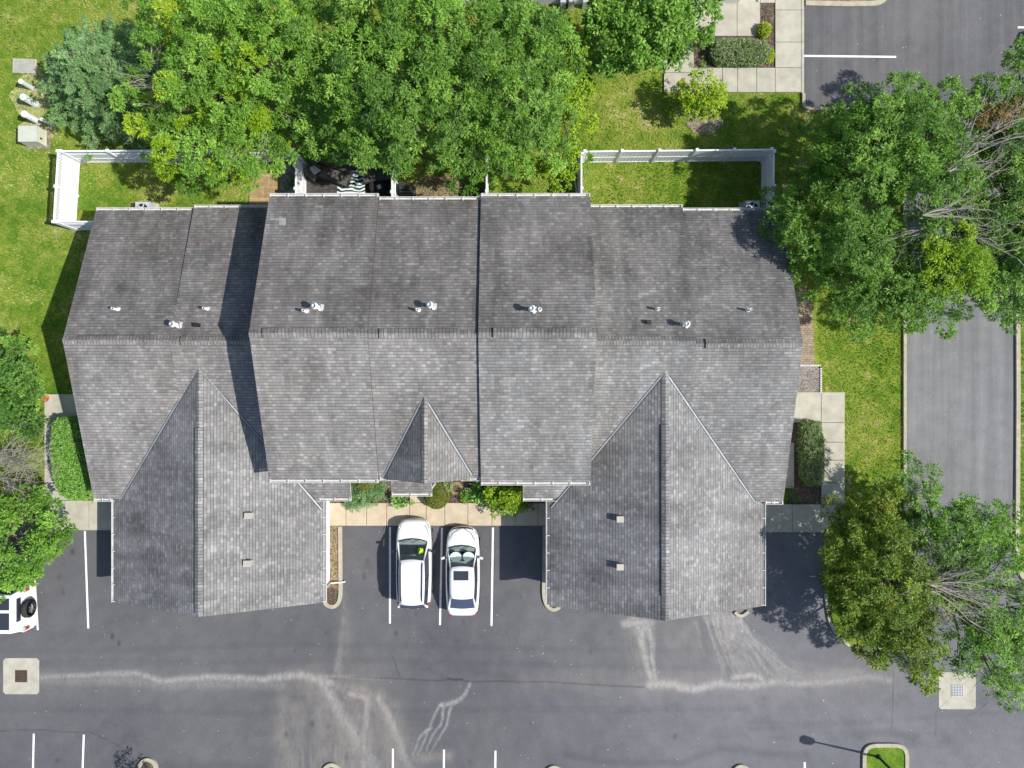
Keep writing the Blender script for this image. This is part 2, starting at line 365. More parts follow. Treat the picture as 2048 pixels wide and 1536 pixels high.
o, X, Y = grid_mesh('asphalt', -300, 1050, 2360, 1760, 2.0, 'asphalt', .01); struct(o)
chalk = np.zeros_like(X); crack = np.zeros_like(X); dust = np.zeros_like(X)
def fbm1(n, amp, seed):
    r = np.random.default_rng(seed); a = np.zeros(n)
    for k in range(4):
        m_ = 3 * 2 ** k; a += np.interp(np.linspace(0, m_, n), np.arange(m_ + 1), r.normal(0, 1, m_ + 1)) * amp / 2 ** k
    return a
def stroke(arr, pts, wdt, inten, jit=0, seed=1, mode='max', soft=2.0):
    pts = np.array(pts, float)
    seg = np.hypot(*np.diff(pts[:, :2], axis=0).T); L = np.r_[0, np.cumsum(seg)]; n = max(3, int(L[-1] / 8))
    t = np.linspace(0, L[-1], n); xs = np.interp(t, L, pts[:, 0]); ys = np.interp(t, L, pts[:, 1])
    if jit: xs = xs + fbm1(n, jit, seed); ys = ys + fbm1(n, jit, seed + 50)
    if not hasattr(wdt, '__len__'): wdt = (wdt, wdt)
    ws = np.linspace(wdt[0], wdt[1], n)
    if not hasattr(inten, '__len__'): inten = (inten, inten)
    Is = np.linspace(inten[0], inten[1], n)
    for i in range(n - 1):
        wm = max(ws[i], ws[i + 1]) * 2.6 + 3
        c0 = int((min(xs[i], xs[i + 1]) - wm + 300) / 2); c1 = int((max(xs[i], xs[i + 1]) + wm + 300) / 2) + 2
        r0 = int((min(ys[i], ys[i + 1]) - wm - 1050) / 2); r1 = int((max(ys[i], ys[i + 1]) + wm - 1050) / 2) + 2
        c0, r0 = max(c0, 0), max(r0, 0)
        if c1 <= c0 or r1 <= r0: continue
        x = X[r0:r1, c0:c1]; y = Y[r0:r1, c0:c1]
        if x.size == 0: continue
        dx, dy = xs[i + 1] - xs[i], ys[i + 1] - ys[i]; u = np.clip(((x - xs[i]) * dx + (y - ys[i]) * dy) / (dx * dx + dy * dy + 1e-9), 0, 1)
        d = np.hypot(x - xs[i] - u * dx, y - ys[i] - u * dy)
        val = Is[i] * np.exp(-(d / ws[i]) ** soft)
        arr[r0:r1, c0:c1] = np.maximum(arr[r0:r1, c0:c1], val)
stroke(chalk, [(80, 1355), (180, 1350), (280, 1347), (330, 1362), (420, 1352), (520, 1356), (600, 1350), (660, 1368)], (6, 9), (.5, .85), 2, 3)
stroke(chalk, [(90, 1362), (230, 1360), (330, 1370), (420, 1362), (560, 1362)], (14, 12), .25, 3, 4)
stroke(chalk, [(600, 1355), (700, 1352), (790, 1356)], 4, (.6, .1), 2, 4)
stroke(dust, [(560, 1360), (620, 1360), (670, 1430), (700, 1480), (700, 1536), (700, 1600)], (25, 60), (.4, .9), 4, 5)
stroke(dust, [(640, 1360), (720, 1390), (780, 1440), (800, 1500), (790, 1580)], (16, 45), (.8, .6), 4, 6)
stroke(dust, [(700, 1375), (760, 1390)], 16, .8, 2, 7)
stroke(chalk, [(650, 1365), (670, 1400), (700, 1450), (740, 1520), (760, 1580)], (10, 16), (.75, .3), 3, 8)
stroke(chalk, [(700, 1390), (735, 1395), (732, 1440), (728, 1536)], (6, 7), (.7, .45), 2, 9)
stroke(chalk, [(760, 1400), (780, 1430), (800, 1480), (808, 1510), (820, 1540)], (6, 9), (.75, .35), 2, 10)
stroke(dust, [(685, 1180), (690, 1260), (680, 1340), (670, 1360)], (10, 16), (.2, .55), 2, 11)
stroke(chalk, [(690, 1200), (680, 1290), (672, 1345)], (5, 8), (.15, .3), 2, 12)
stroke(chalk, [(938, 1366), (930, 1390), (910, 1405), (880, 1410)], (4, 6), (.6, .75), 1, 13)
for i, (a, b, c) in enumerate([((880, 1410), (860, 1450), (835, 1510)), ((888, 1410), (880, 1450), (850, 1500)), ((905, 1408), (895, 1450), (860, 1510)), ((862, 1458), (840, 1470), (828, 1510))]):
    stroke(chalk, [a, b, c], (3.4, 2.4), (.7, .35), 1.5, 20 + i)
# wash marks in front of the right garage
stroke(chalk, [(1265, 1240), (1290, 1262)], 16, .75, 3, 30); stroke(chalk, [(1250, 1245), (1300, 1245)], 9, .8, 2, 31)
stroke(chalk, [(1280, 1262), (1285, 1300), (1300, 1345), (1303, 1372)], (8, 5), (.95, .95), 1.5, 32)
stroke(chalk, [(1298, 1262), (1306, 1290), (1303, 1320), (1313, 1372)], (6, 4), (.8, .9), 1.5, 33)
for i in range(8): stroke(chalk, [(1252 + i * 8, 1262), (1256 + i * 8, 1300), (1262 + i * 7, 1375)], 1.8, (.25, .12), 2, 40 + i)
stroke(chalk, [(1297, 1372), (1345, 1370), (1390, 1378), (1440, 1366), (1500, 1370), (1560, 1360), (1600, 1366), (1680, 1360), (1740, 1350), (1785, 1358)], (9, 7), (1.1, .45), 2, 50)
stroke(chalk, [(1470, 1358), (1510, 1352), (1530, 1362), (1500, 1372)], 7, .9, 2, 51)
stroke(chalk, [(1560, 1352), (1640, 1350), (1720, 1346)], 14, .3, 3, 52)
for i in range(26):
    x0 = 1415 + i * 2.7 + R.uniform(-3, 3); sp = (x0 - 1415) / 66
    stroke(chalk, [(x0, 1236), (x0 + 8 + sp * 12, 1270), (x0 + 22 + sp * 45, 1310), (x0 + 35 + sp * 75, 1356 - sp * 8)], (3.6, 1.9), (R.uniform(.4, .9), R.uniform(.15, .5)), 3, 60 + i)
stroke(chalk, [(1425, 1235), (1460, 1235), (1466, 1265)], 14, .75, 3, 90); stroke(chalk, [(1448, 1240), (1455, 1290), (1490, 1340)], 9, (.7, .3), 3, 91)
stroke(chalk, [(1395, 1245), (1402, 1280), (1412, 1310)], 5, (.35, .15), 2, 92); stroke(dust, [(1340, 1290), (1380, 1250), (1380, 1300)], 22, .35, 4, 93)
for i in range(6): stroke(chalk, [(1470 + i * 12, 1250 + i * 4), (1540 + i * 6, 1300 + i * 7)], 1.6, .3, 2, 95 + i)
for i in range(16):
    x0 = 575 + i * 15 + R.uniform(-8, 8); stroke(chalk, [(x0 + 10, 1395 + abs(i - 8) * 6), (x0 + R.uniform(-15, 25), 1480), (x0 + R.uniform(-25, 30), 1570)], R.uniform(2, 5), (.0, R.uniform(.15, .4)), 3, 310 + i)
for i in range(13):
    x0 = 565 + i * 19; stroke(dust, [(x0, 1410), (x0 + R.uniform(-20, 20), 1570)], R.uniform(9, 18), R.uniform(.3, .6), 3, 110 + i)
stroke(dust, [(780, 1515), (900, 1512)], 12, .6, 2, 125); stroke(dust, [(0, 1362), (600, 1362)], 30, .14, 3, 126)
stroke(dust, [(1060, 1362), (1290, 1368)], 22, .25, 3, 127); stroke(dust, [(1290, 1370), (1780, 1356)], 26, .45, 3, 128); stroke(dust, [(1275, 1240), (1300, 1370)], 26, .4, 3, 129); stroke(dust, [(1440, 1240), (1480, 1350)], 40, .45, 3, 130); stroke(dust, [(700, 1400), (710, 1560)], 70, .5, 3, 131); stroke(dust, [(80, 1356), (660, 1362)], 16, .35, 3, 132)
# cracks
stroke(crack, [(700, 1354), (790, 1357), (880, 1362), (900, 1358), (940, 1364), (1000, 1362), (1100, 1366), (1200, 1370), (1290, 1372)], 1.3, (.5, .7), 1.2, 130)
stroke(crack, [(785, 1315), (792, 1335), (802, 1357)], 1.1, .6, 1, 131); stroke(crack, [(895, 1358), (925, 1359)], 2.4, .7, .5, 132)
stroke(crack, [(0, 1461), (60, 1460), (180, 1462), (240, 1490), (262, 1500)], .9, .45, 1.5, 133)
stroke(crack, [(1786, 1340), (1786, 1400), (1783, 1460)], 1.1, .4, 1, 134); stroke(crack, [(1872, 1420), (1870, 1470)], 1.2, .35, 1, 135)
for (x, y, r) in [(626, 1446, 4.5), (572, 1467, 4), (656, 1453, 3), (716, 1466, 2.2), (225, 1272, 4), (238, 1286, 3), (792, 1266, 3), (145, 1103, 4)]: stroke(crack, [(x, y - 2), (x, y + 3)], r, .6, 0)
stroke(crack, [(1140, 1515), (1300, 1525), (1500, 1500), (1600, 1520)], 8, .18, 5, 140); stroke(crack, [(1720, 1470), (1790, 1462), (1830, 1480)], 9, .2, 3, 141)
stroke(crack, [(240, 1505), (260, 1540), (420, 1530), (560, 1545)], 14, .2, 5, 142)
for (x, y) in [(735, 1120), (728, 1150), (832, 1226), (926, 1240), (1040, 1190), (120, 1150), (125, 1180), (590, 1300), (1180, 1300), (840, 1520), (940, 1522), (115, 1520), (1350, 1470)]:
    stroke(crack, [(x, y), (x + R.uniform(-3, 3), y + R.uniform(2, 7))], R.uniform(2, 4.5), R.uniform(.25, .5), 0, 1)
for (a_, c_, d_) in [((0, 1300), (700, 1290), (1500, 1305)), ((0, 1330), (700, 1322), (1500, 1335)), ((1580, 1310), (1760, 1340), (2048, 1300)), ((1500, 1450), (1800, 1440), (2048, 1420)), ((850, 1250), (900, 1330), (1200, 1400)), ((0, 1420), (600, 1425), (1500, 1420))]:
    for q in (0, 1): stroke(crack, [(a_[0], a_[1] + q * 5), c_, d_], 5, .10, 3, 400 + int(a_[1]) + q)
for nm, arr in (('chalk', chalk), ('crack', crack), ('dust', dust)):
    a = o.data.attributes.new(nm, 'FLOAT', 'POINT'); a.data.foreach_set('value', arr.astype(np.float32).ravel())

def sheet(name, poly, z, mat, thick=None):
    b = MB(); b.prism(px(poly), z - (thick or z), z, mat); return struct(b.build(name))
sheet('road', [(1812, 215), (2030, 215), (2030, 1049), (1812, 1049)], .012, 'road')
sheet('asphalt_lot', [(1607, -300), (2360, -300), (2360, 214), (1607, 214)], .012, 'asphalt_plain')
lawn_is = [(1654, 1049), (1654, 1190), (1660, 1240), (1676, 1270), (1705, 1292), (1750, 1296), (1790, 1275), (1808, 1230), (1810, 1049)]
sheet('lawn_island', lawn_is, .07, 'lawn')
sheet('lawn_strip', [(2036, 1049), (2036, 1130), (2052, 1160), (2360, 1170), (2360, 1049)], .07, 'lawn')
isl = [(1727, 1600), (1727, 1505), (1733, 1494), (1745, 1489), (1795, 1489), (1806, 1494), (1812, 1505), (1812, 1600)]
sheet('lawn_traffic_island', isl, .08, 'lawn')

def chaikin(p, k=3):
    for _ in range(k):
        q = [p[0]]
        for i in range(len(p) - 1):
            a, c = p[i], p[i + 1]; L = math.hypot(c[0] - a[0], c[1] - a[1]); f = min(.25, 6 / max(L, 1e-6))
            q += [(a[0] + (c[0] - a[0]) * f, a[1] + (c[1] - a[1]) * f), (c[0] - (c[0] - a[0]) * f, c[1] - (c[1] - a[1]) * f)]
        p = q + [p[-1]]
    return p
def kerb(name, pts, w_=.16, h=.13, mat='kerb', closed=False):
    pts = chaikin(pts)
    b = MB(); p = px(pts); n = len(p); L = []; Rr = []
    for i in range(n):
        a = p[(i - 1) % n] if (i or closed) else p[i]; c = p[(i + 1) % n] if (i < n - 1 or closed) else p[i]
        d = (c - a).normalized(); nn = Vector((-d.y, d.x, 0)) * w_ / 2; L.append(p[i] + nn); Rr.append(p[i] - nn)
    up = Vector((0, 0, h))
    for i in range(n if closed else n - 1):
        j = (i + 1) % n
        b.face([Rr[i] + up, Rr[j] + up, L[j] + up, L[i] + up], mat)
        b.face([L[i] + up, L[j] + up, L[j], L[i]], mat); b.face([Rr[j] + up, Rr[i] + up, Rr[i], Rr[j]], mat)
    if not closed:
        b.face([L[0] + up, L[0], Rr[0], Rr[0] + up], mat); b.face([Rr[-1] + up, Rr[-1], L[-1], L[-1] + up], mat)
    return struct(b.build(name))
kerb('kerb', [(1808, 640), (1808, 940), (1810, 1049), (1810, 1225), (1792, 1275), (1750, 1299), (1703, 1295), (1674, 1272), (1657, 1240), (1651, 1190), (1651, 1066)])
kerb('kerb', [(1808, 216), (1808, 639)]); kerb('kerb', [(2032, 216), (2034, 800), (2032, 1130), (2048, 1163), (2100, 1172), (2360, 1172)], .22)
kerb('kerb', [(1606, 188), (1606, 218), (1809, 218)])
kerb('kerb', isl, .2); kerb('kerb', [(1608, -300), (1608, -20)]); 
tr = [(1610, 8), (1690, 10), (1750, 9), (1765, 3), (1774, -10), (1776, -40), (1776, -300)]
kerb('kerb', tr, .26)
sheet('mulch_bed', [(1610, -300), (1610, 6)] + tr[1:], .06, 'straw')

# pavements: slabs with open joints
def slabs(name, rects, mat='concrete', z=.11):
    b = MB(); gq = 0.5
    for (x0, y0, x1, y1) in rects:
        b.prism(px([(x0 + gq, y0 + gq), (x0 + gq, y1 - gq), (x1 - gq, y1 - gq), (x1 - gq, y0 + gq)]), 0.0, z, mat)
    return struct(b.build(name))
def cols(y0, y1, xs): return [(xs[i], y0, xs[i + 1], y1) for i in range(len(xs) - 1)]
def rows(x0, x1, ys): return [(x0, ys[i], x1, ys[i + 1]) for i in range(len(ys) - 1)]
slabs('pavement', cols(1005, 1051, [630, 660, 693, 734, 774, 820, 853, 890, 936, 984, 1030, 1076, 1097, 1130]) + [(820, 955, 851, 1005)], 'concrete_tan')
slabs('pavement', [(91, 788, 200, 838)] + rows(91, 150, [838, 880, 922, 965, 1000]) + cols(1000, 1060, [91, 132, 180, 240]))
slabs('pavement', [(1560, 784, 1641, 845), (1641, 784, 1688, 845)] + rows(1641, 1688, [845, 884, 920, 965, 1007]) + cols(1008, 1064, [1500, 1530, 1583, 1640, 1688]) + [(1560, 885, 1587, 976)])
slabs('pavement', cols(-60, 74, [1300, 1340, 1384, 1428, 1473, 1519]) + rows(1327, 1387, [74, 110, 147, 186]) + cols(137, 186, [1387, 1414, 1444, 1474, 1512, 1549, 1601]) +
      rows(1549, 1601, [-140, -60, 22, 86, 137]) + [(1519, -60, 1549, 8)] + rows(1601, 1607, [-140, -60, 22, 86, 188]))
# beds
sheet('mulch_bed', [(1387, 74), (1387, 137), (1549, 137), (1549, 8), (1519, 8), (1519, 74)], .05, 'mulch')
sheet('mulch_bed', [(1575, 845), (1575, 1007), (1641, 1007), (1641, 845)], .05, 'mulch')
sheet('mulch_bed', [(640, 930), (640, 1005), (820, 1005), (820, 930)], .05, 'mulch')
sheet('mulch_bed', [(851, 930), (851, 1005), (1080, 1005), (1080, 930)], .05, 'mulch')
sheet('mulch_bed', [(150, 838), (150, 1000), (240, 1000), (240, 838)], .05, 'mulch')
sheet('bark_bed', [(1585, 731), (1585, 784), (1639, 784), (1639, 738), (1630, 731)], .05, 'barkgrey')
sheet('brick_path', [(1560, 578), (1560, 731), (1629, 731), (1623, 578)], .04, 'brick')
b = MB()
for i in range(13):
    t = 1600 + i * 3.2; q = P(t, 731); b.box((q.x, q.y, .06), (.06, .09, .12), 'trim')
for i in range(14):
    q = P(1640.5, 737 + i * 3.6); b.box((q.x, q.y, .06), (.09, .06, .12), 'trim')
e0, e1, e2 = P(1590, 731), P(1640.5, 731), P(1640.5, 786)
b.box(((e0.x + e1.x) / 2, e0.y, .04), (e1.x - e0.x + .04, .04, .07), 'black'); b.box((e1.x, (e1.y + e2.y) / 2, .039), (.04, e1.y - e2.y, .068), 'black')
tag(b.build('garden_edging'), 'dotted white edging round the bark bed beside the right end wall', 'edging')
b = MB()
for k in range(40):
    pass
def disc(name, cx, cy, r, z, mat, jit=.12, seed=0, n=40, sy=1):
    rr = random.Random(seed); b = MB(); c = P(cx, cy)
    ph = [rr.uniform(0, 6.28) for _ in range(4)]
    pts = [Vector((c.x + r / S * math.cos(t) * (1 + jit * (math.sin(3 * t + ph[0]) * .5 + math.sin(5 * t + ph[1]) * .4 + math.sin(9 * t + ph[2]) * .3)),
                   c.y + sy * r / S * math.sin(t) * (1 + jit * (math.sin(2 * t + ph[3]) * .5 + math.sin(7 * t + ph[1]) * .4)), z)) for t in [2 * math.pi * i / n for i in range(n)]]
    b.slab(pts, z, mat, mat); return struct(b.build(name))
disc('mulch_ring', 1408, 243, 36, .03, 'dirtpatch', .12, 3, sy=.75)
disc('bare_earth', 74, 265, 36, .012, 'drygrass', .15, 4, sy=.9); disc('bare_earth', 66, 190, 40, .008, 'drygrass', .2, 5, sy=1.2)
disc('bare_earth', 880, 378, 55, .014, 'straw', .2, 6, sy=.55)
# rear patios
sheet('patio', [(499, 346), (499, 425), (560, 425), (560, 346)], .06, 'patio')
sheet('gravel_bed', [(561, 325), (561, 425), (611, 425), (611, 325)], .05, 'gravel')
sheet('dark_patio', [(613, 330), (613, 425), (794, 425), (794, 330)], .05, 'darkpaver')
sheet('dark_patio', [(800, 372), (800, 425), (832, 425), (832, 372)], .05, 'darkpaver')
sheet('dark_patio', [(920, 378), (920, 425), (974, 425), (974, 378)], .05, 'darkpaver')
sheet('dark_patio', [(1100, 385), (1100, 425), (1150, 425), (1150, 385)], .05, 'darkpaver')
sheet('patio', [(262, 405), (262, 440), (315, 440), (315, 405)], .05, 'patio')
# garage side strips
sheet('gravel_strip', [(655, 1051), (655, 1190), (678, 1190), (678, 1051)], .07, 'straw')
kerb('kerb', [(681, 1052), (682, 1190), (677, 1208), (664, 1214), (651, 1207), (646, 1190)], .2)
disc('mulch_bed', 664, 1192, 17, .075, 'mulch', .05, 8)
kerb('kerb', [(1089, 1052), (1087, 1190), (1092, 1210), (1106, 1220), (1119, 1214), (1124, 1203)], .18)
disc('mulch_bed', 1106, 1200, 15, .075, 'mulch', .05, 9)
kerb('kerb', [(1469, 1223), (1475, 1230), (1485, 1231), (1496, 1222)], .16)
for (cx, cy) in [(297, 1536), (664, 1546), (1108, 1551), (1482, 1549)]:
    kerb('kerb', [(cx - 17, cy + 60), (cx - 17, cy), (cx - 14, cy - 12), (cx, cy - 20), (cx + 14, cy - 12), (cx + 17, cy), (cx + 17, cy + 60)], .2)
    sheet('mulch_bed', [(cx - 14, cy + 58), (cx - 14, cy - 4), (cx, cy - 16), (cx + 14, cy - 4), (cx + 14, cy + 58)], .075, 'mulch')
# parking lines
for (x0, y0, x1, y1) in [(170, 1062, 177, 1257), (64, 1062, 76, 1260), (780, 1054, 780, 1247), (884, 1055, 880, 1250), (986, 1055, 983, 1252), (68, 1467, 64, 1640), (168, 1469, 162, 1640),
                         (786, 1497, 785, 1640), (888, 1499, 887, 1640), (991, 1501, 990, 1640), (1609, 1524, 1612, 1640), (1608, 112, 1792, 114), (2035, 55, 2200, 56)]:
    a = P(x0, y0, 0); c = P(x1, y1, 0); d = (c - a).normalized(); n_ = Vector((-d.y, d.x, 0)) * .052; zz = Vector((0, 0, .017))
    b = MB(); b.face([a - n_ + zz, c - n_ + zz, c + n_ + zz, a + n_ + zz], 'white_paint'); struct(b.build('parking_line'))

# ------------------------------------------------------------------ grass blades
def inside(px_, py_, poly):
    r = np.zeros(len(px_), bool); n = len(poly)
    for i in range(n):
        x0, y0 = poly[i]; x1, y1 = poly[(i + 1) % n]
        c = ((y0 > py_) != (y1 > py_)); xi = (x1 - x0) * (py_ - y0) / (y1 - y0 + 1e-12) + x0
        r ^= c & (px_ < xi)
    return r
lawn_regs = [([(-60, -60), (1330, -60), (1330, 74), (1325, 188), (1603, 188), (1603, 220), (1806, 220), (1806, 1060), (1690, 1060), (1690, 782), (1641, 782), (1630, 578), (1560, 578), (1560, 425), (180, 425), (150, 800), (90, 786), (90, 1062), (-60, 1062)], [
    [(499, 346), (499, 425), (799, 425), (799, 330), (561, 325)], [(1387, 20), (1327, 74), (1327, 186), (1610, 186), (1610, -60), (1387, -60)]]),
    (lawn_is, []), (isl, []), ([(2038, 200), (2100, 200), (2100, 1160), (2038, 1140)], [])]
gx = []; gy = []
for reg, exc in lawn_regs:
    a = np.array(reg); x0, y0 = a.min(0); x1, y1 = a.max(0); n = int((x1 - x0) * (y1 - y0) / S / S * 170)
    xx = rng.uniform(x0, x1, n); yy = rng.uniform(y0, y1, n); k = inside(xx, yy, reg)
    for e in exc: k &= ~inside(xx, yy, e)
    k &= (xx > -40) & (xx < 2090) & (yy > -40) & (yy < 1560)
    gx.append(xx[k]); gy.append(yy[k])
gx = np.concatenate(gx); gy = np.concatenate(gy)
# thin in a fbm pattern so that the turf is uneven
base = np.stack([(gx - 1024) / S, (768 - gy) / S, np.full(len(gx), .0)], -1); NB = len(base)
def vnoise(p, sc_, seed=0):
    q = p * sc_; i = np.floor(q).astype(int); f = q - i; f = f * f * (3 - 2 * f)
    def h(a, b): 
        v = np.sin(a * 127.1 + b * 311.7 + seed * 74.7) * 43758.5453; return v - np.floor(v)
    return (h(i[:, 0], i[:, 1]) * (1 - f[:, 0]) + h(i[:, 0] + 1, i[:, 1]) * f[:, 0]) * (1 - f[:, 1]) + (h(i[:, 0], i[:, 1] + 1) * (1 - f[:, 0]) + h(i[:, 0] + 1, i[:, 1] + 1) * f[:, 0]) * f[:, 1]
nz = .5 * vnoise(base[:, :2], .35, 1) + .3 * vnoise(base[:, :2], 1.1, 2) + .2 * vnoise(base[:, :2], 3.3, 3)
th = rng.uniform(0, 2 * np.pi, NB); ln_ = rng.uniform(.05, .13, NB); lean = rng.uniform(.5, 1.3, NB)
d = np.stack([np.cos(th) * lean, np.sin(th) * lean, np.ones(NB)], -1); d /= np.linalg.norm(d, axis=1)[:, None]
sd_ = np.stack([-np.sin(th), np.cos(th), np.zeros(NB)], -1) * rng.uniform(.012, .028, NB)[:, None]
tip = base + d * ln_[:, None]
co = np.stack([base - sd_, base + sd_, tip + sd_ * .3, tip - sd_ * .3], 1).reshape(-1, 3)
me = bpy.data.meshes.new('grass'); npmesh(me, co, np.arange(NB * 4).reshape(-1, 4)); me.materials.append(LF['grass'])
at = me.attributes.new('tint', 'FLOAT', 'FACE'); at.data.foreach_set('value', np.clip((nz - .5) * 2.6 + .42 + rng.normal(0, .16, NB), 0, 1).astype(np.float32))
o = bpy.data.objects.new('grass', me); COL.objects.link(o); struct(o, 'stuff'); o['label'] = 'short uneven grass growing over the lawns'; o['category'] = 'grass'

# ------------------------------------------------------------------ the building
bld = thing('condominium_building', 'long grey shingled row of attached homes with two front garage wings', 'building', (0, 0, 0))
def gutter(parent, x0, x1, y, z, side, name='gutter'):
    b = MB(); s_ = 1 if side == 'rear' else -1; w_ = .11
    b.box(((x0 + x1) / 2, y + s_ * (w_ + .01), z - .06), (x1 - x0, .022, .12), 'trim'); b.box(((x0 + x1) / 2, y + s_ * (w_ / 2), z - .115), (x1 - x0, w_ - .02, .012), 'trim')
    n = max(2, int((x1 - x0) / .75)); 
    for i in range(n + 1):
        x = x0 + .05 + (x1 - x0 - .1) * i / n; b.box((x, y + s_ * .02, z + .012), (.03, .2, .016), 'trim')
    for x in (x0 + .012, x1 - .012): b.box((x, y + s_ * w_ / 2, z - .06), (.02, w_ - .01, .10), 'trim')
    return b.build(name, parent)
def gutter_y(parent, x, y0, y1, z, side):
    b = MB(); s_ = side; w_ = .11
    b.box((x + s_ * (w_ + .01), (y0 + y1) / 2, z - .06), (.022, y1 - y0, .12), 'trim'); b.box((x + s_ * w_ / 2, (y0 + y1) / 2, z - .115), (w_ - .02, y1 - y0, .012), 'trim')
    n = max(2, int((y1 - y0) / .8))
    for i in range(n + 1): b.box((x + s_ * .02, y0 + .05 + (y1 - y0 - .1) * i / n, z + .012), (.2, .03, .016), 'trim')
    return b.build('gutter', parent)
ROOFS = {}
def unit(nm, x0, x1, yr, zr, yb, zb, yf, zf, mr, mf, ext0=0, ext1=0, vent=None, gut_f=True, gutx=None, wall_inset=(0, 0)):
    T = .14
    b = MB()
    b.slab([(x0, yr, zr), (x1, yr, zr), (x1, yb, zb), (x0, yb, zb)], T, mr, 'edge', (1, 0, 0))
    b.slab([(x0, yf, zf), (x1, yf, zf), (x1, yr, zr), (x0, yr, zr)], T, mf, 'edge', (1, 0, 0))
    r = b.build('roof', bld); ROOFS[nm] = (r, x0, x1, yr, zr, yb, zb, yf, zf)
    # ridge cap shingles
    c = MB(); n = int((x1 - x0) / .2); s1 = (zr - zb) / (yb - yr); s2 = (zr - zf) / (yr - yf); wd = .17
    va, vb = vent if vent else (9e9, 9e9)
    segs = [(x0, min(va, x1)), (vb, x1)] if vent else [(x0, x1)]
    for (a0, a1) in segs:
        if a1 - a0 < .1: continue
        c = MB()
        c.face([(a0, yr - wd, zr - s2 * wd + .02), (a1, yr - wd, zr - s2 * wd + .02), (a1, yr, zr + .025), (a0, yr, zr + .025)], mf, (0, 1, 0))
        c.face([(a0, yr, zr + .025), (a1, yr, zr + .025), (a1, yr + wd, zr - s1 * wd + .02), (a0, yr + wd, zr - s1 * wd + .02)], mr, (0, 1, 0)); c.build('ridge_cap', r)
    if vent:
        c = MB(); wd = .21; h = .11
        c.slab([(va, yr - wd, zr - s2 * wd + h), (vb, yr - wd, zr - s2 * wd + h), (vb, yr, zr + h), (va, yr, zr + h)], .06, mf, 'edge2', (0, 1, 0))
        c.slab([(va, yr, zr + h), (vb, yr, zr + h), (vb, yr + wd, zr - s1 * wd + h), (va, yr + wd, zr - s1 * wd + h)], .06, mr, 'edge2', (0, 1, 0))
        c.build('ridge_vent', r)
    gutter(r, x0, x1, yb, zb, 'rear')
    if gut_f: gutter(r, gutx[0] if gutx else x0, gutx[1] if gutx else x1, yf, zf, 'front')
    wl = MB(); xa, xb = x0 + wall_inset[0], x1 - wall_inset[1]; ob, of = .45, .45; dz = T + .02
    zt = lambda y: (zr - s1 * (y - yr) if y > yr else zr - s2 * (yr - y)) - dz
    prof = [(yf + of, 0), (yb - ob, 0), (yb - ob, zt(yb - ob)), (yr, zt(yr)), (yf + of, zt(yf + of))]
    wl.face([(xa, y, z) for y, z in prof][::-1], 'siding'); wl.face([(xb, y, z) for y, z in prof], 'siding')
    wl.face([(xa, yf + of, 0), (xb, yf + of, 0), (xb, yf + of, prof[4][1]), (xa, yf + of, prof[4][1])], 'siding')
    wl.face([(xb, yb - ob, 0), (xa, yb - ob, 0), (xa, yb - ob, prof[2][1]), (xb, yb - ob, prof[2][1])], 'siding')
    wl.build('wall', bld)
    return r
def win(x, y, z, w_, h, face, door=False):
    q = {'rear': (0, 1), 'front': (0, -1), 'left': (-1, 0), 'right': (1, 0)}[face]; b = MB()
    sx, sy = (w_, .06) if q[0] == 0 else (.06, w_)
    for dz in (-h / 2, h / 2): b.box((x + q[0] * .03, y + q[1] * .03, z + dz), (sx + (.1 if q[0] == 0 else 0), sy + (.1 if q[0] else 0), .08), 'trim')
    for t in (-1, 1): b.box((x + q[0] * .03 + (t * w_ / 2 if q[0] == 0 else 0), y + q[1] * .03 + (t * w_ / 2 if q[0] else 0), z), (.08 if q[0] == 0 else .06, .08 if q[0] else .06, h - .08), 'trim')
    f = b.build('door' if door else 'window', bld); p = MB()
    p.box((x + q[0] * .015, y + q[1] * .015, z), (w_ - .08 if q[0] == 0 else .03, w_ - .08 if q[0] else .03, h - .08), 'door' if door else 'window'); p.build('panel' if door else 'pane', f)

XL, X12, XA, XAB, XBC, XCD, XDE, XR = -20.66, -15.75, -11.09, -6.10, -1.42, 3.58, 8.45, 13.40
unit('L1', XL, X12, 2.02, 5.42, 8.64, 2.80, -5.68, 3.0, 'sh_rear', 'sh_front', vent=(-19.9, -16.9), gutx=(XL, -19.79), wall_inset=(.2, 0))
unit('L2', X12, XA - .03, 1.98, 5.44, 8.74, 2.92, -5.68, 2.998, 'sh_rear', 'sh_front', vent=(-15.2, -11.6), gut_f=False)
unit('A', XA, XAB, 2.15, 8.14, 8.59, 5.60, -4.39, 5.60, 'sh_rear', 'sh_front', vent=(-10.5, -6.9), wall_inset=(.15, 0))
unit('B', XAB, XBC, 2.13, 8.06, 8.46, 5.52, -4.32, 5.50, 'sh_rear', 'sh_front', vent=(-5.6, -2.3), gut_f=False)
unit('C', XBC, XCD, 2.15, 8.20, 8.59, 5.62, -4.50, 5.60, 'sh_rear', 'sh_front_grey', vent=(-.8, 3.35), wall_inset=(0, .15))
unit('D', XCD + .03, XDE, 1.98, 5.45, 8.76, 2.92, -5.70, 2.998, 'sh_rear_grey', 'sh_front_grey', vent=(3.75, 7.3), gut_f=False)
unit('E', XDE, XR, 1.86, 5.40, 8.62, 2.80, -5.82, 3.0, 'sh_rear_grey', 'sh_front_grey', vent=(8.9, 13.2), gutx=(12.51, XR), wall_inset=(0, .2))
rA, rB = ROOFS['A'][0], ROOFS['B'][0]
gutter(rB, XAB + .02, -5.2, -4.32, 5.5, 'front'); gutter(rB, -2.35, XBC - .02, -4.32, 5.5, 'front')
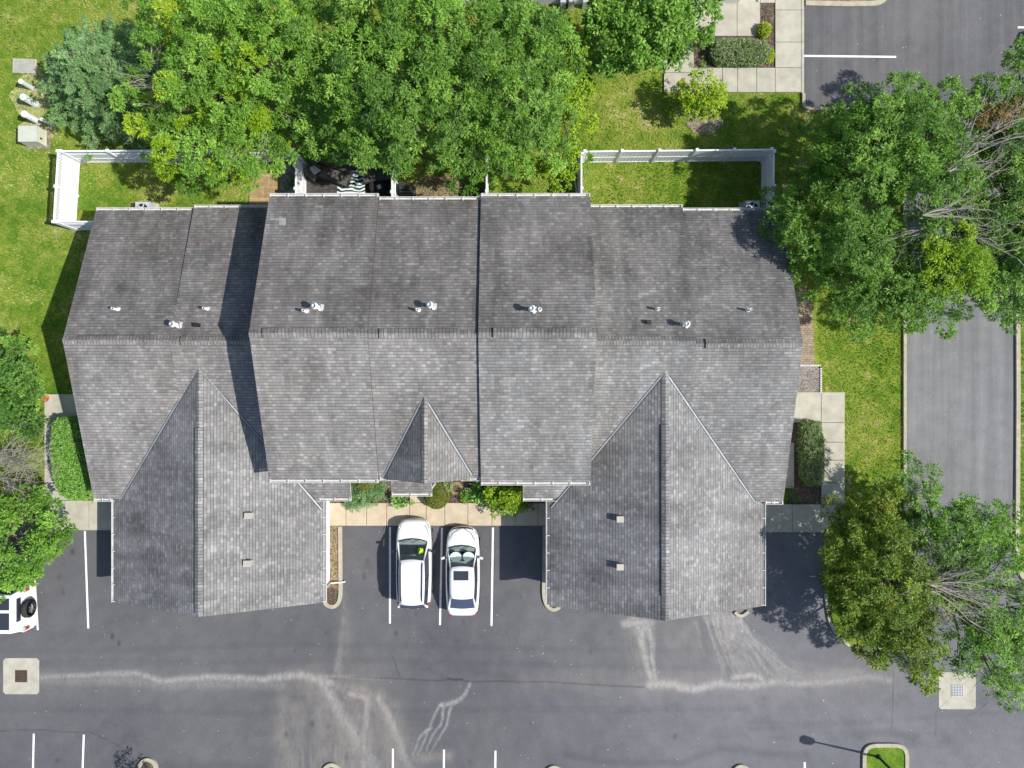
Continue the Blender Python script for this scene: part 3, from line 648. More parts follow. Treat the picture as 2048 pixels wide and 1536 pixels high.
# garage wings
def wing(xl, xr, ya, yfront, zr, ze, vy, ms, mw):
    xc = (xl + xr) / 2; T = .14; b = MB()
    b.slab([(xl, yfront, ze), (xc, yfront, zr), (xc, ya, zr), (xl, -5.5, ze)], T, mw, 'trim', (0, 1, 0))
    b.slab([(xc, yfront, zr), (xr, yfront, ze), (xr, -5.5, ze), (xc, ya, zr)], T, ms, 'trim', (0, 1, 0))
    r = b.build('garage_roof', bld); s_ = (zr - ze) / (xr - xc)
    c = MB(); wd = .17
    c.face([(xc - wd, yfront, zr - s_ * wd + .02), (xc, yfront, zr + .025), (xc, ya - .1, zr + .025), (xc - wd, ya - .1, zr - s_ * wd + .02)], mw, (1, 0, 0))
    c.face([(xc, yfront, zr + .025), (xc + wd, yfront, zr - s_ * wd + .02), (xc + wd, ya - .1, zr - s_ * wd + .02), (xc, ya - .1, zr + .025)], ms, (1, 0, 0)); c.build('ridge_cap', r)
    c = MB(); wd = .19; h = .085; y0, y1 = vy
    c.slab([(xc - wd, y0, zr - s_ * wd + h), (xc, y0, zr + h), (xc, y1, zr + h), (xc - wd, y1, zr - s_ * wd + h)], .06, mw, 'edge2', (1, 0, 0))
    c.slab([(xc, y0, zr + h), (xc + wd, y0, zr - s_ * wd + h), (xc + wd, y1, zr - s_ * wd + h), (xc, y1, zr + h)], .06, ms, 'edge2', (1, 0, 0)); c.build('ridge_vent', r)
    gutter_y(r, xl, yfront, -5.75, ze, -1); gutter_y(r, xr, yfront, -5.75, ze, 1)
    # walls
    wl = MB(); a, e = xl + .39, xr - .39; yf = yfront + .3; dz = T + .02; zt = lambda x: zr - s_ * abs(x - xc) - dz
    wl.face([(a, yf, 0), (e, yf, 0), (e, yf, zt(e)), (xc, yf, zr - dz), (a, yf, zt(a))], 'siding')
    wl.face([(a, -5.2, 0), (a, yf, 0), (a, yf, zt(a)), (a, -5.2, zt(a))], 'siding'); wl.face([(e, yf, 0), (e, -5.2, 0), (e, -5.2, zt(e)), (e, yf, zt(e))], 'siding_white')
    wl.build('garage_wall', bld)
    for q in (-2.3, 2.3):
        d_ = MB(); d_.box((xc + q, yf - .03, 1.07), (2.7, .06, 2.13), 'door')
        for k in range(1, 4): d_.box((xc + q, yf - .065, k * .53), (2.6, .012, .03), 'trim')
        dd = d_.build('garage_door', bld); h_ = MB(); h_.box((xc + q, yf - .09, .35), (.16, .05, .04), 'black'); h_.build('handle', dd)
    return r, s_, xc
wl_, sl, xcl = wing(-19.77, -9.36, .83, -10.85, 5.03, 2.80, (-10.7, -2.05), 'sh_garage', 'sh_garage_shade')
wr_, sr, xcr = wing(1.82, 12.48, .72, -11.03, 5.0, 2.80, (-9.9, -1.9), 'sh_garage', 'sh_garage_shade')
def ray(px_, py_, f):
    z = 3.0
    for _ in range(60):
        p = P(px_, py_, z); z = .5 * z + .5 * f(p.x, p.y)
    return P(px_, py_, z)
def zmain(u):
    _, x0, x1, yr, zr, yb, zb, yf, zf = ROOFS[u]
    return lambda x, y: zr - (zr - zb) / (yb - yr) * (y - yr) if y > yr else zr - (zr - zf) / (yr - yf) * (yr - y)
# valley flashing: walk down the true line where two roof planes meet
def valley(parent, f1, f2, xa, xb, ya_guess, yb_guess):
    def solve(x):
        lo, hi = yb_guess - .8, ya_guess + .8
        g = lambda y: f1(x, y) - f2(x, y)
        for _ in range(50):
            m_ = (lo + hi) / 2
            if g(lo) * g(m_) <= 0: hi = m_
            else: lo = m_
        y = (lo + hi) / 2; return Vector((x, y, f1(x, y)))
    a, c = solve(xa), solve(xb); d_ = (c - a).normalized(); h = Vector((d_.y, -d_.x, 0)).normalized()
    b = MB()
    for s_ in (1, -1):
        o1 = h * s_ * .055
        pts = []
        for p in (a, c):
            q = p + o1; z = max(f1(q.x, q.y), f2(q.x, q.y)); pts.append((p + Vector((0, 0, .012)), Vector((q.x, q.y, z + .012))))
        b.face([pts[0][0], pts[1][0], pts[1][1], pts[0][1]], 'flash')
        q0, q1 = pts[0][1], pts[1][1]; b.tube([q0, q1], .012, 'black', 4)
    b.build('valley_flashing', parent)
fm = zmain('L1'); fg = lambda x, y: 5.03 - sl * abs(x - xcl)
valley(wl_, fm, fg, xcl - .18, -19.25, .8, -5.4); valley(wl_, fm, fg, xcl + .18, -11.2, .8, -3.2)
valley(wl_, fm, fg, -11.0, -9.45, -2.5, -5.5)
fm = zmain('E'); fg2 = lambda x, y: 5.0 - sr * abs(x - xcr)
valley(wr_, zmain('D'), fg2, xcr - .18, 3.68, .8, -3.2); valley(wr_, fm, fg2, xcr + .18, 12.0, .8, -5.5); valley(wr_, zmain('D'), fg2, 3.4, 1.95, -3.5, -5.5)
# upper front gable on B
xg, hw, zg, zge = -3.83, 2.06, 7.0, 5.52; fB = zmain('B'); s3 = (zg - zge) / hw
yap = 2.13 - (8.06 - zg) / ((8.06 - 5.5) / (2.13 + 4.32)); b = MB()
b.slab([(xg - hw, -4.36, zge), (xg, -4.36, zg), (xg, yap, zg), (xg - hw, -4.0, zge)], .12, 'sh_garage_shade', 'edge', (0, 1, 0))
b.slab([(xg, -4.36, zg), (xg + hw, -4.36, zge), (xg + hw, -4.0, zge), (xg, yap, zg)], .12, 'sh_front', 'edge', (0, 1, 0))
gb = b.build('gable_roof', bld)
c = MB(); wd = .14
c.face([(xg - wd, -4.36, zg - s3 * wd + .02), (xg, -4.36, zg + .03), (xg, yap, zg + .03), (xg - wd, yap, zg - s3 * wd + .02)], 'sh_front', (1, 0, 0))
c.face([(xg, -4.36, zg + .03), (xg + wd, -4.36, zg - s3 * wd + .02), (xg + wd, yap, zg - s3 * wd + .02), (xg, yap, zg + .03)], 'sh_front', (1, 0, 0)); c.build('ridge_cap', gb)
fgB = lambda x, y: zg - s3 * abs(x - xg)
valley(gb, fB, fgB, xg - .16, xg - hw + .06, yap, -4.3); valley(gb, fB, fgB, xg + .16, xg + hw - .06, yap, -4.3)
b = MB(); b.face([(xg - hw + .15, -4.1, 4.8), (xg + hw - .15, -4.1, 4.8), (xg + hw - .15, -4.1, zge - .05), (xg, -4.1, zg - .16), (xg - hw + .15, -4.1, zge - .05)], 'siding'); b.build('gable_wall', bld)
# small front roofs
def shed(x0, x1, y0, z0, y1, z1, mat, gut=True):
    b = MB(); b.slab([(x0, y1, z1), (x1, y1, z1), (x1, y0, z0), (x0, y0, z0)], .12, mat, 'trim', (1, 0, 0)); r = b.build('porch_roof', bld)
    if gut: gutter(r, x0, x1, y1, z1, 'front')
    return r
shed(-11.0, -7.95, -4.0, 3.52, -5.66, 2.99, 'sh_front'); shed(-5.95, -3.95, -3.95, 3.62, -5.42, 3.0, 'sh_front'); shed(.53, 3.4, -4.0, 3.52, -5.66, 2.99, 'sh_front_grey')
for x in (-5.8, -4.1): b = MB(); b.box((x, -5.25, 1.42), (.14, .14, 2.84), 'trim'); b.build('porch_post', bld)
# openings (rear, front and ends)
for x in (-19.2, -17.6, -14.6, -12.6, 5.0, 7.3, 9.6, 12.0): win(x, 8.2, 1.5, 1.1, 1.3, 'rear')
for x in (-10.0, -7.3, -5.0, -2.6, -.2, 2.3):
    win(x, 8.16, 4.3, 1.1, 1.3, 'rear'); win(x, -3.93, 4.6, 1.0, 1.2, 'front')
for x in (-9.0, -4.0, 1.0): win(x, 8.16, 1.15, 1.8, 2.1, 'rear')
win(-4.9, -3.88, 1.1, 1.0, 2.1, 'front', True); win(-8.6, -3.93, 1.1, 1.0, 2.1, 'front', True); win(.2, -4.02, 1.1, 1.0, 2.1, 'front', True)
for y in (5.2, -2.0): win(-20.46, y, 1.5, 1.0, 1.3, 'left'); win(13.2, y, 1.5, 1.0, 1.3, 'right')
win(13.2, -1.1, 1.05, .95, 2.05, 'right', True) if False else None
# downpipe across the right side of the left garage
b = MB(); q0 = P(650, 1166); b.tube([(-9.3, -10.3, 2.7), (-9.3, -10.35, 2.5), (-9.62, -10.55, 2.3), (-9.66, -10.6, .3), (-9.1, -10.58, .18), (-8.9, -10.55, .15)], .045, 'trim', 8); b.build('downpipe', bld)

# roof fittings (children of the roof they stand on)
def pipe(u, px_, py_, h=.45, r=.06, lean=0):
    f = zmain(u); p = ray(px_, py_, f); b = MB()
    b.tube([p - Vector((0, 0, .1)), p + Vector((0, 0, h - .02)), p + Vector((0, 0, h - .015))], r, 'pvc', 12)
    b.tube([p + Vector((0, 0, h - .02)), p + Vector((0, 0, h))], [r, r], 'pvc', 12)
    o_ = b.build('vent_pipe', ROOFS[u][0], True)
    b = MB(); b.tube([p + Vector((0, 0, h - .01)), p + Vector((0, 0, h + .004))], r * .6, 'black', 10); b.tube([p + Vector((0, 0, -.03)), p + Vector((0, 0, .05))], [r * 2.3, r * 1.2], 'galv', 12); b.build('pipe_collar', ROOFS[u][0])
def flue(u, px_, py_, h=.62):
    f = zmain(u); p = ray(px_, py_, f); b = MB(); Z = lambda z: p + Vector((0, 0, z))
    b.tube([Z(-.1), Z(.12)], [.2, .11], 'galv', 14); b.tube([Z(.1), Z(h)], .085, 'pvc', 14)
    b.tube([Z(h - .06), Z(h - .02), Z(h + .07), Z(h + .12)], [.10, .145, .145, .08], 'pvc', 16)
    q = p + Vector((.1, .02, .02)); b.box(q + Vector((.0, 0, -.01)), (.26, .26, .012), 'galv', rot=Matrix.Rotation(-math.atan((ROOFS[u][4] - ROOFS[u][6]) / (ROOFS[u][5] - ROOFS[u][3])), 3, 'X'))
    b.tube([p + Vector((.12, -.1, 0)), p + Vector((.12, -.1, .2))], .07, 'pvc', 10)
    b.build('flue_cap', ROOFS[u][0], True)
def sqvent(u, f, px_, py_, mat, parent, k=1.0):
    p = ray(px_, py_, f); b = MB(); b.box(p + Vector((0, 0, .08)), (.30 * k, .27 * k, .28), mat); b.box(p + Vector((-.03 * k, 0, .235)), (.32 * k, .29 * k, .03), mat); b.build('roof_vent', parent)
pipe('L1', 236, 619, .5); pipe('L2', 415, 618, .45); flue('L2', 355, 650, .5); sqvent('L2', zmain('L2'), 397, 651, 'black', ROOFS['L2'][0], .62)
pipe('A', 613, 623, .5); flue('A', 637, 615); pipe('B', 837, 621, .45); flue('B', 863, 613); flue('C', 1063, 620); pipe('C', 1079, 620, .45)
pipe('D', 1315, 619, .5); flue('D', 1367, 650); sqvent('D', zmain('D'), 1297, 645, 'black', ROOFS['D'][0], .62); pipe('E', 1496, 621, .5)
for p_ in ((500, 1030), (498, 1125)): sqvent('g', fg, *p_, 'ventgrey', wl_)
for p_ in ((1240, 1037), (1240, 1132)): sqvent('g', fg2, *p_, 'ventgrey', wr_)
fA = zmain('A'); b = MB()
for (a_, c_) in (((558, 436), (572, 450)), ((540, 437), (559, 440))):
    q = [ray(x, y, fA) + Vector((0, 0, .012)) for x, y in ((a_[0], c_[1]), (c_[0], c_[1]), (c_[0], a_[1]), (a_[0], a_[1]))]; b.face(q, 'patchgrey', (1, 0, 0))
b.build('patch_shingle', rA)

# neighbouring building at the top
nb = thing('neighbouring_building', 'white sided neighbouring building at the top edge behind the drooping tree', 'building', (4, 26, 0))
b = MB(); b.prism([(-4, 20.35), (12.1, 20.35), (12.1, 31), (-4, 31)], 0, 2.7, 'siding_white'); b.build('wall', nb)
b = MB(); b.slab([(-4.4, 19.95, 2.75), (12.5, 19.95, 2.75), (12.5, 25.7, 5.0), (-4.4, 25.7, 5.0)], .14, 'sh_front', 'trim', (1, 0, 0)); b.slab([(-4.4, 25.7, 5.0), (12.5, 25.7, 5.0), (12.5, 31.4, 2.75), (-4.4, 31.4, 2.75)], .14, 'sh_front', 'trim', (1, 0, 0)); b.build('roof', nb)
for (x, y) in ((2.7, 20.37), (3.15, 20.37), (3.9, 20.37)):
    b = MB(); b.box((x, y - .15, .35), (.3, .26, .7), 'galv'); b.build('meter_box', nb)
b = MB(); q = P(1516, 10); b.tube([(q.x, q.y + .6, 2.6), (q.x, q.y + .5, .3), (q.x - .02, q.y + .1, .2)], .05, 'trim', 8); b.build('downpipe', nb)
b = MB(); b.box((6, 20.3, 1.4), (1.2, .08, 1.2), 'window'); b.build('window', nb)

# ------------------------------------------------------------------ fences
def fence(label, a, c, group='white vinyl yard fences', h=1.83, bay=1.87, lattice=False, posts=True, side=1):
    a = Vector((*a, 0)); c = Vector((*c, 0)); L = (c - a).length; d_ = (c - a).normalized(); ang = math.atan2(d_.y, d_.x)
    t = thing('vinyl_fence', label, 'fence', tuple(a), 0, group); n = max(1, round(L / bay)); st = L / n
    for i in range(n + 1):
        p = a + d_ * st * i; b = MB(); b.box(p + Vector((0, 0, h / 2 + .03)), (.13, .13, h + .06), 'vinyl', ang)
        b.box(p + Vector((0, 0, h + .085)), (.17, .17, .05), 'vinyl', ang, .7); b.build('post', t)
    for i in range(n):
        m_ = a + d_ * st * (i + .5); b = MB(); ht = h - .46 if lattice else h - .1
        b.box(m_ + Vector((0, 0, ht / 2 + .03)), (st - .13, .035, ht - .1), 'vinyl', ang)
        nn = int((st - .13) / .19); nv = Vector((-d_.y, d_.x, 0))
        for k in range(nn): # board joints as thin battens on both faces
            q = m_ + d_ * (-(st - .13) / 2 + (k + .5) * (st - .13) / nn)
            for s_ in (-1, 1): b.box(q + nv * s_ * .021 + Vector((0, 0, ht / 2 + .03)), (.012, .006, ht - .14), 'vinyl', ang)
        b.build('panel', t)
        for z in ([.1, ht * .5, ht + .02] + ([h - .02] if lattice else [])): b = MB(); b.box(m_ + Vector((0, 0, z)), (st - .134, .075, .09), 'vinyl', ang); b.build('rail', t)
        if lattice:
            b = MB(); z0, z1 = ht + .065, h - .065; hh = z1 - z0; k = -hh; W_ = st - .16
            while k < W_:
                for sgn in (1, -1):
                    u0, u1 = k, k + hh; za, zb_ = (z0, z1) if sgn > 0 else (z1, z0)
                    if u0 < 0: za += (0 - u0) * sgn; u0 = 0
                    if u1 > W_: zb_ -= (u1 - W_) * sgn; u1 = W_
                    if u1 > u0 + .02:
                        pa = m_ + d_ * (u0 - W_ / 2) + Vector((0, 0, za)); pb = m_ + d_ * (u1 - W_ / 2) + Vector((0, 0, zb_))
                        off = nv * (.006 * sgn); dd = (pb - pa).normalized(); up = dd.cross(nv) * .023
                        b.face([pa + off - up, pb + off - up, pb + off + up, pa + off + up], 'vinyl')
                        b.face([pa - off * .2 + up, pb - off * .2 + up, pb - off * .2 - up, pa - off * .2 - up], 'vinyl')
                k += .155
            b.build('lattice', t)
    return t
fence('lattice topped white fence along the far left side of the left yard', (-23.38, 8.28), (-23.16, 11.88), lattice=True, bay=1.85)
fence('white fence along the rear of the left yard, partly under the blue-green spruce', (-23.0, 11.88), (-11.2, 11.95), lattice=True, bay=2.3)
fence('short white return from the left yard fence to the left end wall', (-23.22, 8.28), (-20.5, 8.28), lattice=True, bay=2.5)
fence('white partition between the gravel bed and the sofa patio', (-11.05, 8.2), (-11.05, 11.74), bay=1.8)
fence('white partition between the sofa patio and the straw coloured yard', (-6.13, 8.2), (-6.13, 11.4), bay=1.6)
fence('white partition beside the dark mat, left of the trampled lawn', (-1.3, 8.2), (-1.3, 11.5), bay=1.6)
fence('white fence at the left side of the right yard next to the black pole', (3.55, 8.2), (3.55, 11.80), bay=1.8)
fence('long white fence along the rear of the right yard', (3.70, 11.88), (13.25, 11.98), bay=1.91)
fence('white fence at the right side of the right yard, below the large shade tree', (13.38, 8.3), (13.38, 11.88), bay=1.8)

# ------------------------------------------------------------------ utilities, drains, lamp
def drain(label, cx, cy, sz, mat):
    c = P(cx, cy); t = thing('storm_drain', label, 'storm drain', tuple(c), 0, 'storm drains in the asphalt')
    b = MB(); h = sz / S / 2; g_ = .32; r_ = .12; z = .022
    O = [(-h + r_, -h), (h - r_, -h), (h, -h + r_), (h, h - r_), (h - r_, h), (-h + r_, h), (-h, h - r_), (-h, -h + r_)]
    I = [(-g_, -g_), (g_, -g_), (g_, -g_), (g_, g_), (g_, g_), (-g_, g_), (-g_, g_), (-g_, -g_)]
    for i in range(8):
        j = (i + 1) % 8; f = [(c.x + O[i][0], c.y + O[i][1], z), (c.x + O[j][0], c.y + O[j][1], z), (c.x + I[j][0], c.y + I[j][1], z - .006), (c.x + I[i][0], c.y + I[i][1], z - .006)]
        if I[i] == I[j]: f = f[:3]
        b.face(f, 'concrete')
    b.build('apron', t)
    for sx, sy in ((1, 1), (-1, 1), (-1, -1), (1, -1)):
        b = MB(); a = Vector((c.x + sx * (g_ + .03), c.y + sy * (g_ + .03), .021)); e = Vector((c.x + sx * (h - .06), c.y + sy * (h - .06), .026)); n_ = Vector((-sy, sx, 0)).normalized() * .007
        b.face([a - n_, e - n_, e + n_, a + n_], 'pavegrey'); b.build('joint', t)
    b = MB()
    b.face([(c.x - g_, c.y - g_, .015), (c.x + g_, c.y - g_, .015), (c.x + g_, c.y + g_, .015), (c.x - g_, c.y + g_, .015)], 'black')
    for i in range(8):
        q = -g_ + .02 + i * (2 * g_ - .04) / 7
        b.box((c.x + q, c.y, .03), (.036, 2 * g_, .026), mat); b.box((c.x, c.y + q, .029), (2 * g_, .036, .02), mat)
    b.build('grate', t)
drain('square concrete drain apron with a rusty grate at the left edge', 43, 1352, 72, 'iron'); drain('square concrete drain apron with a pale steel grate under the sparse tree', 1914, 1381, 74, 'steel')

c = P(1755, 1512); t = thing('street_lamp', 'thin dark street lamp on the grassy traffic island', 'lamp', tuple(c))
b = MB(); b.tube([c, c + Vector((0, 0, 4.1))], [.07, .045], 'black', 10); b.tube([c + Vector((0, 0, .08)), c + Vector((0, 0, .2))], [.14, .1], 'black', 10); b.build('pole', t)
b = MB(); b.tube([c + Vector((0, 0, 4.05)), c + Vector((0, 0, 4.2)), c + Vector((0, 0, 4.7)), c + Vector((0, 0, 4.9))], [.08, .21, .25, .06], 'black', 6); b.build('lamp_head', t)

def pedestal(label, base, top_r, h, mat, n=8, ribs=0, cap=None):
    c = P(*base); t = thing('utility_pedestal', label, 'utility box', tuple(c), 0, 'utility boxes in the left lawn')
    b = MB(); b.tube([c, c + Vector((0, 0, h - .08))], top_r, mat, n); b.build('body', t)
    b = MB(); b.tube([c + Vector((0, 0, h - .08)), c + Vector((0, 0, h - .02)), c + Vector((0, 0, h))], [top_r * 1.12, top_r * 1.12, top_r * .85], cap or mat, n); b.build('cap', t)
    if ribs:
        b = MB()
        for i in range(ribs): z = .12 + (h - .3) * i / ribs; b.tube([c + Vector((0, 0, z)), c + Vector((0, 0, z + .03))], top_r * 1.07, mat, n)
        b.build('rib', t)
    b = MB(); b.box(c + Vector((.02, 0, .03)), (top_r * 2.3, top_r * 2.3, .06), 'concrete'); b.build('footing', t)
pedestal('round white capped utility post nearest the in-ground lid', (65, 177), .12, .95, 'pale_green', 14, cap='vinyl')
pedestal('ribbed pale green utility pedestal between the round post and the white box', (72, 209), .17, 1.05, 'pale_green', 8, 8)
pedestal('white eight-sided utility pedestal touching the slim green post', (78, 244), .16, 1.2, 'vinyl', 8)
pedestal('slim pale green utility post beside the transformer box', (106, 251), .085, .95, 'pale_green', 12)
c = P(76, 280); t = thing('transformer_box', 'squat beige green transformer box on a dark edged pad', 'utility box', tuple(c), 0, 'utility boxes in the left lawn')
b = MB(); b.box(c + Vector((.05, 0, .03)), (1.25, 1.0, .06), 'dirtpatch'); b.build('pad', t)
b = MB(); b.box(c + Vector((0, .05, .42)), (1.02, .85, .72), 'beige_box', 0, .94); b.build('cabinet', t, bevel=.02)
b = MB(); b.box(c + Vector((0, .05, .80)), (1.0, .84, .05), 'green_box'); b.box(c + Vector((.0, .05, .83)), (.02, .8, .012), 'beige_box'); b.build('lid', t, bevel=.01)
b = MB(); b.box(c + Vector((.5, -.1, .5)), (.03, .09, .14), 'black'); b.build('latch', t)
c = P(51, 133); t = thing('utility_vault', 'flat rounded grey utility lid set in the grass at the top left', 'utility lid', tuple(c))
b = MB(); b.box(c + Vector((0, 0, .04)), (1.26, .76, .08), 'concrete', -.03); b.build('rim', t, bevel=.035); b = MB(); b.box(c + Vector((0, 0, .075)), (1.12, .64, .02), 'pavegrey', -.03); b.build('cover', t, bevel=.008)

def ac(label, x, y):
    t = thing('air_conditioner', label, 'air conditioner', (x, y, 0), 0, 'air conditioners against the rear wall'); b = MB(); V = Vector((x, y, 0))
    b.box(V + Vector((0, 0, .05)), (.95, .95, .1), 'concrete'); b.box(V + Vector((0, 0, .47)), (.75, .75, .72), 'galv'); b.build('casing', t, bevel=.05)
    b = MB(); b.tube([V + Vector((0, 0, .83)), V + Vector((0, 0, .86))], .28, 'black', 20)
    for k in range(5):
        a_ = k * 1.2566; b.box(V + Vector((math.cos(a_) * .14, math.sin(a_) * .14, .868)), (.26, .07, .008), 'galv', a_)
    b.tube([V + Vector((0, 0, .84)), V + Vector((0, 0, .9))], .09, 'vinyl', 12); b.build('fan', t)
ac('pale air conditioner half under the eave of the left yard', -19.38, 9.18); ac('pale air conditioner half under the eave of the right yard', 12.62, 9.24)

# rear patio furniture
def sofa(label, cx, cy, w_, d0, rz, group='wicker sofas on the dark patio'):
    c = P(cx, cy); t = thing('patio_sofa', label, 'sofa', (c.x, c.y, .05), rz, group)
    b = MB(); b.box((0, 0, .17), (w_, d0, .34), 'wicker'); b.build('frame', t, bevel=.02)
    b = MB(); b.box((0, d0 / 2 - .07, .55), (w_, .14, .42), 'wicker'); b.build('backrest', t, bevel=.02)
    n = max(1, round(w_ / .8))
    for i in range(n): b = MB(); b.box((-w_ / 2 + w_ * (i + .5) / n, -.07, .41), (w_ / n - .02, d0 - .18, .14), 'cushion'); b.build('seat_cushion', t, bevel=.03)
sofa('long curved run of wicker sofa beside the white partition', 668, 352, 1.9, .8, -.35); sofa('short wicker sofa section holding the pale pillow', 630, 347, .8, .8, -.6); sofa('wicker sofa on the far side of the palm leaf rug', 757, 352, 1.5, .8, .12)
c = P(637, 346); b = MB(); b.box(c + Vector((0, 0, .62)), (.42, .42, .12), 'pillow', .6); tag(b.build('throw_pillow', bevel=.05), 'pale square pillow lying on the short sofa section', 'pillow')
# rug with palm-leaf pattern
m = NT('palm_leaf_cloth'); tc = m.objc(); wv = m.n('ShaderNodeTexWave', wave_type='RINGS'); m.l(tc, wv.inputs[0]); wv.inputs['Scale'].default_value = 1.7; wv.inputs['Distortion'].default_value = 9; wv.inputs['Detail'].default_value = 1.5; wv.inputs['Detail Scale'].default_value = .9
m.base(m.ramp(wv.outputs['Fac'], [(.42, (.02, .045, .06)), (.55, (.6, .64, .62))])); m.b.inputs['Roughness'].default_value = .95; M['rug'] = m.m
c = P(703, 378); b = MB(); b.box((c.x, c.y, .065), (1.5, 2.0, .02), 'rug', -.04); tag(b.build('outdoor_rug'), 'black and white palm leaf rug on the dark patio', 'rug')
c = P(759, 378); t = thing('fire_pit', 'round black fire bowl right of the palm leaf rug', 'fire pit', (c.x, c.y, .05)); V = c + Vector((0, 0, .05))
b = MB(); b.tube([V, V + Vector((0, 0, .3)), V + Vector((0, 0, .42))], [.25, .38, .45], 'black', 20, False); b.build('bowl', t, True); b = MB(); b.tube([V + Vector((0, 0, .30)), V + Vector((0, 0, .34))], .36, 'rubber', 20); b.box(V + Vector((.06, 0, .37)), (.2, .22, .05), 'shade', .4); b.build('grate', t)
c = P(815, 384); t = thing('grill', 'boxy black barbecue behind the second yard partition', 'barbecue', tuple(c)); b = MB(); b.box(c + Vector((0, 0, .45)), (.7, .5, .8), 'black'); b.build('cabinet', t, bevel=.02)
b = MB(); b.box(c + Vector((0, .03, .95)), (.68, .46, .22), 'rubber', 0, .75); b.build('lid', t, bevel=.04); b = MB(); b.tube([c + Vector((-.22, -.24, .98)), c + Vector((.22, -.24, .98))], .015, 'chrome', 6); b.build('handle', t)
c = P(1147, 372); b = MB(); b.tube([P(1148, 350), P(1150, 350) + Vector((0, -1.2, 1.0))], .03, 'galv', 8); tag(b.build('pole'), 'grey pole leaning beside the left fence of the right yard', 'pole')
# orange coil and hoses
c = P(96, 797); b = MB(); b.tube([c + Vector((.16 * math.cos(a_ * .5), .16 * math.sin(a_ * .5), .13 + .004 * a_)) for a_ in range(26)], .018, 'orange', 6)
b.tube([c + Vector((0, 0, .12)), c + Vector((0, .02, .2))], .08, 'orange', 10); tag(b.build('garden_hose'), 'small orange coil at the corner of the left path', 'hose')
c = P(913, 976); b = MB(); b.tube([c + Vector(((.2 + .004 * a_) * math.cos(a_ * .45), (.2 + .004 * a_) * math.sin(a_ * .45), .09 + .01 * (a_ % 3))) for a_ in range(40)], .014, 'hose', 5); tag(b.build('garden_hose'), 'coiled tan garden hose on the mulch right of the ball shrub', 'hose')
c = P(935, 983); b = MB(); b.tube([c + Vector((.2 * math.cos(a_ * .3), .2 * math.sin(a_ * .3), .12)) for a_ in range(22)], .028, 'vinyl', 6, False); tag(b.build('plant_ring'), 'white plastic plant ring in the front bed', 'plant ring')

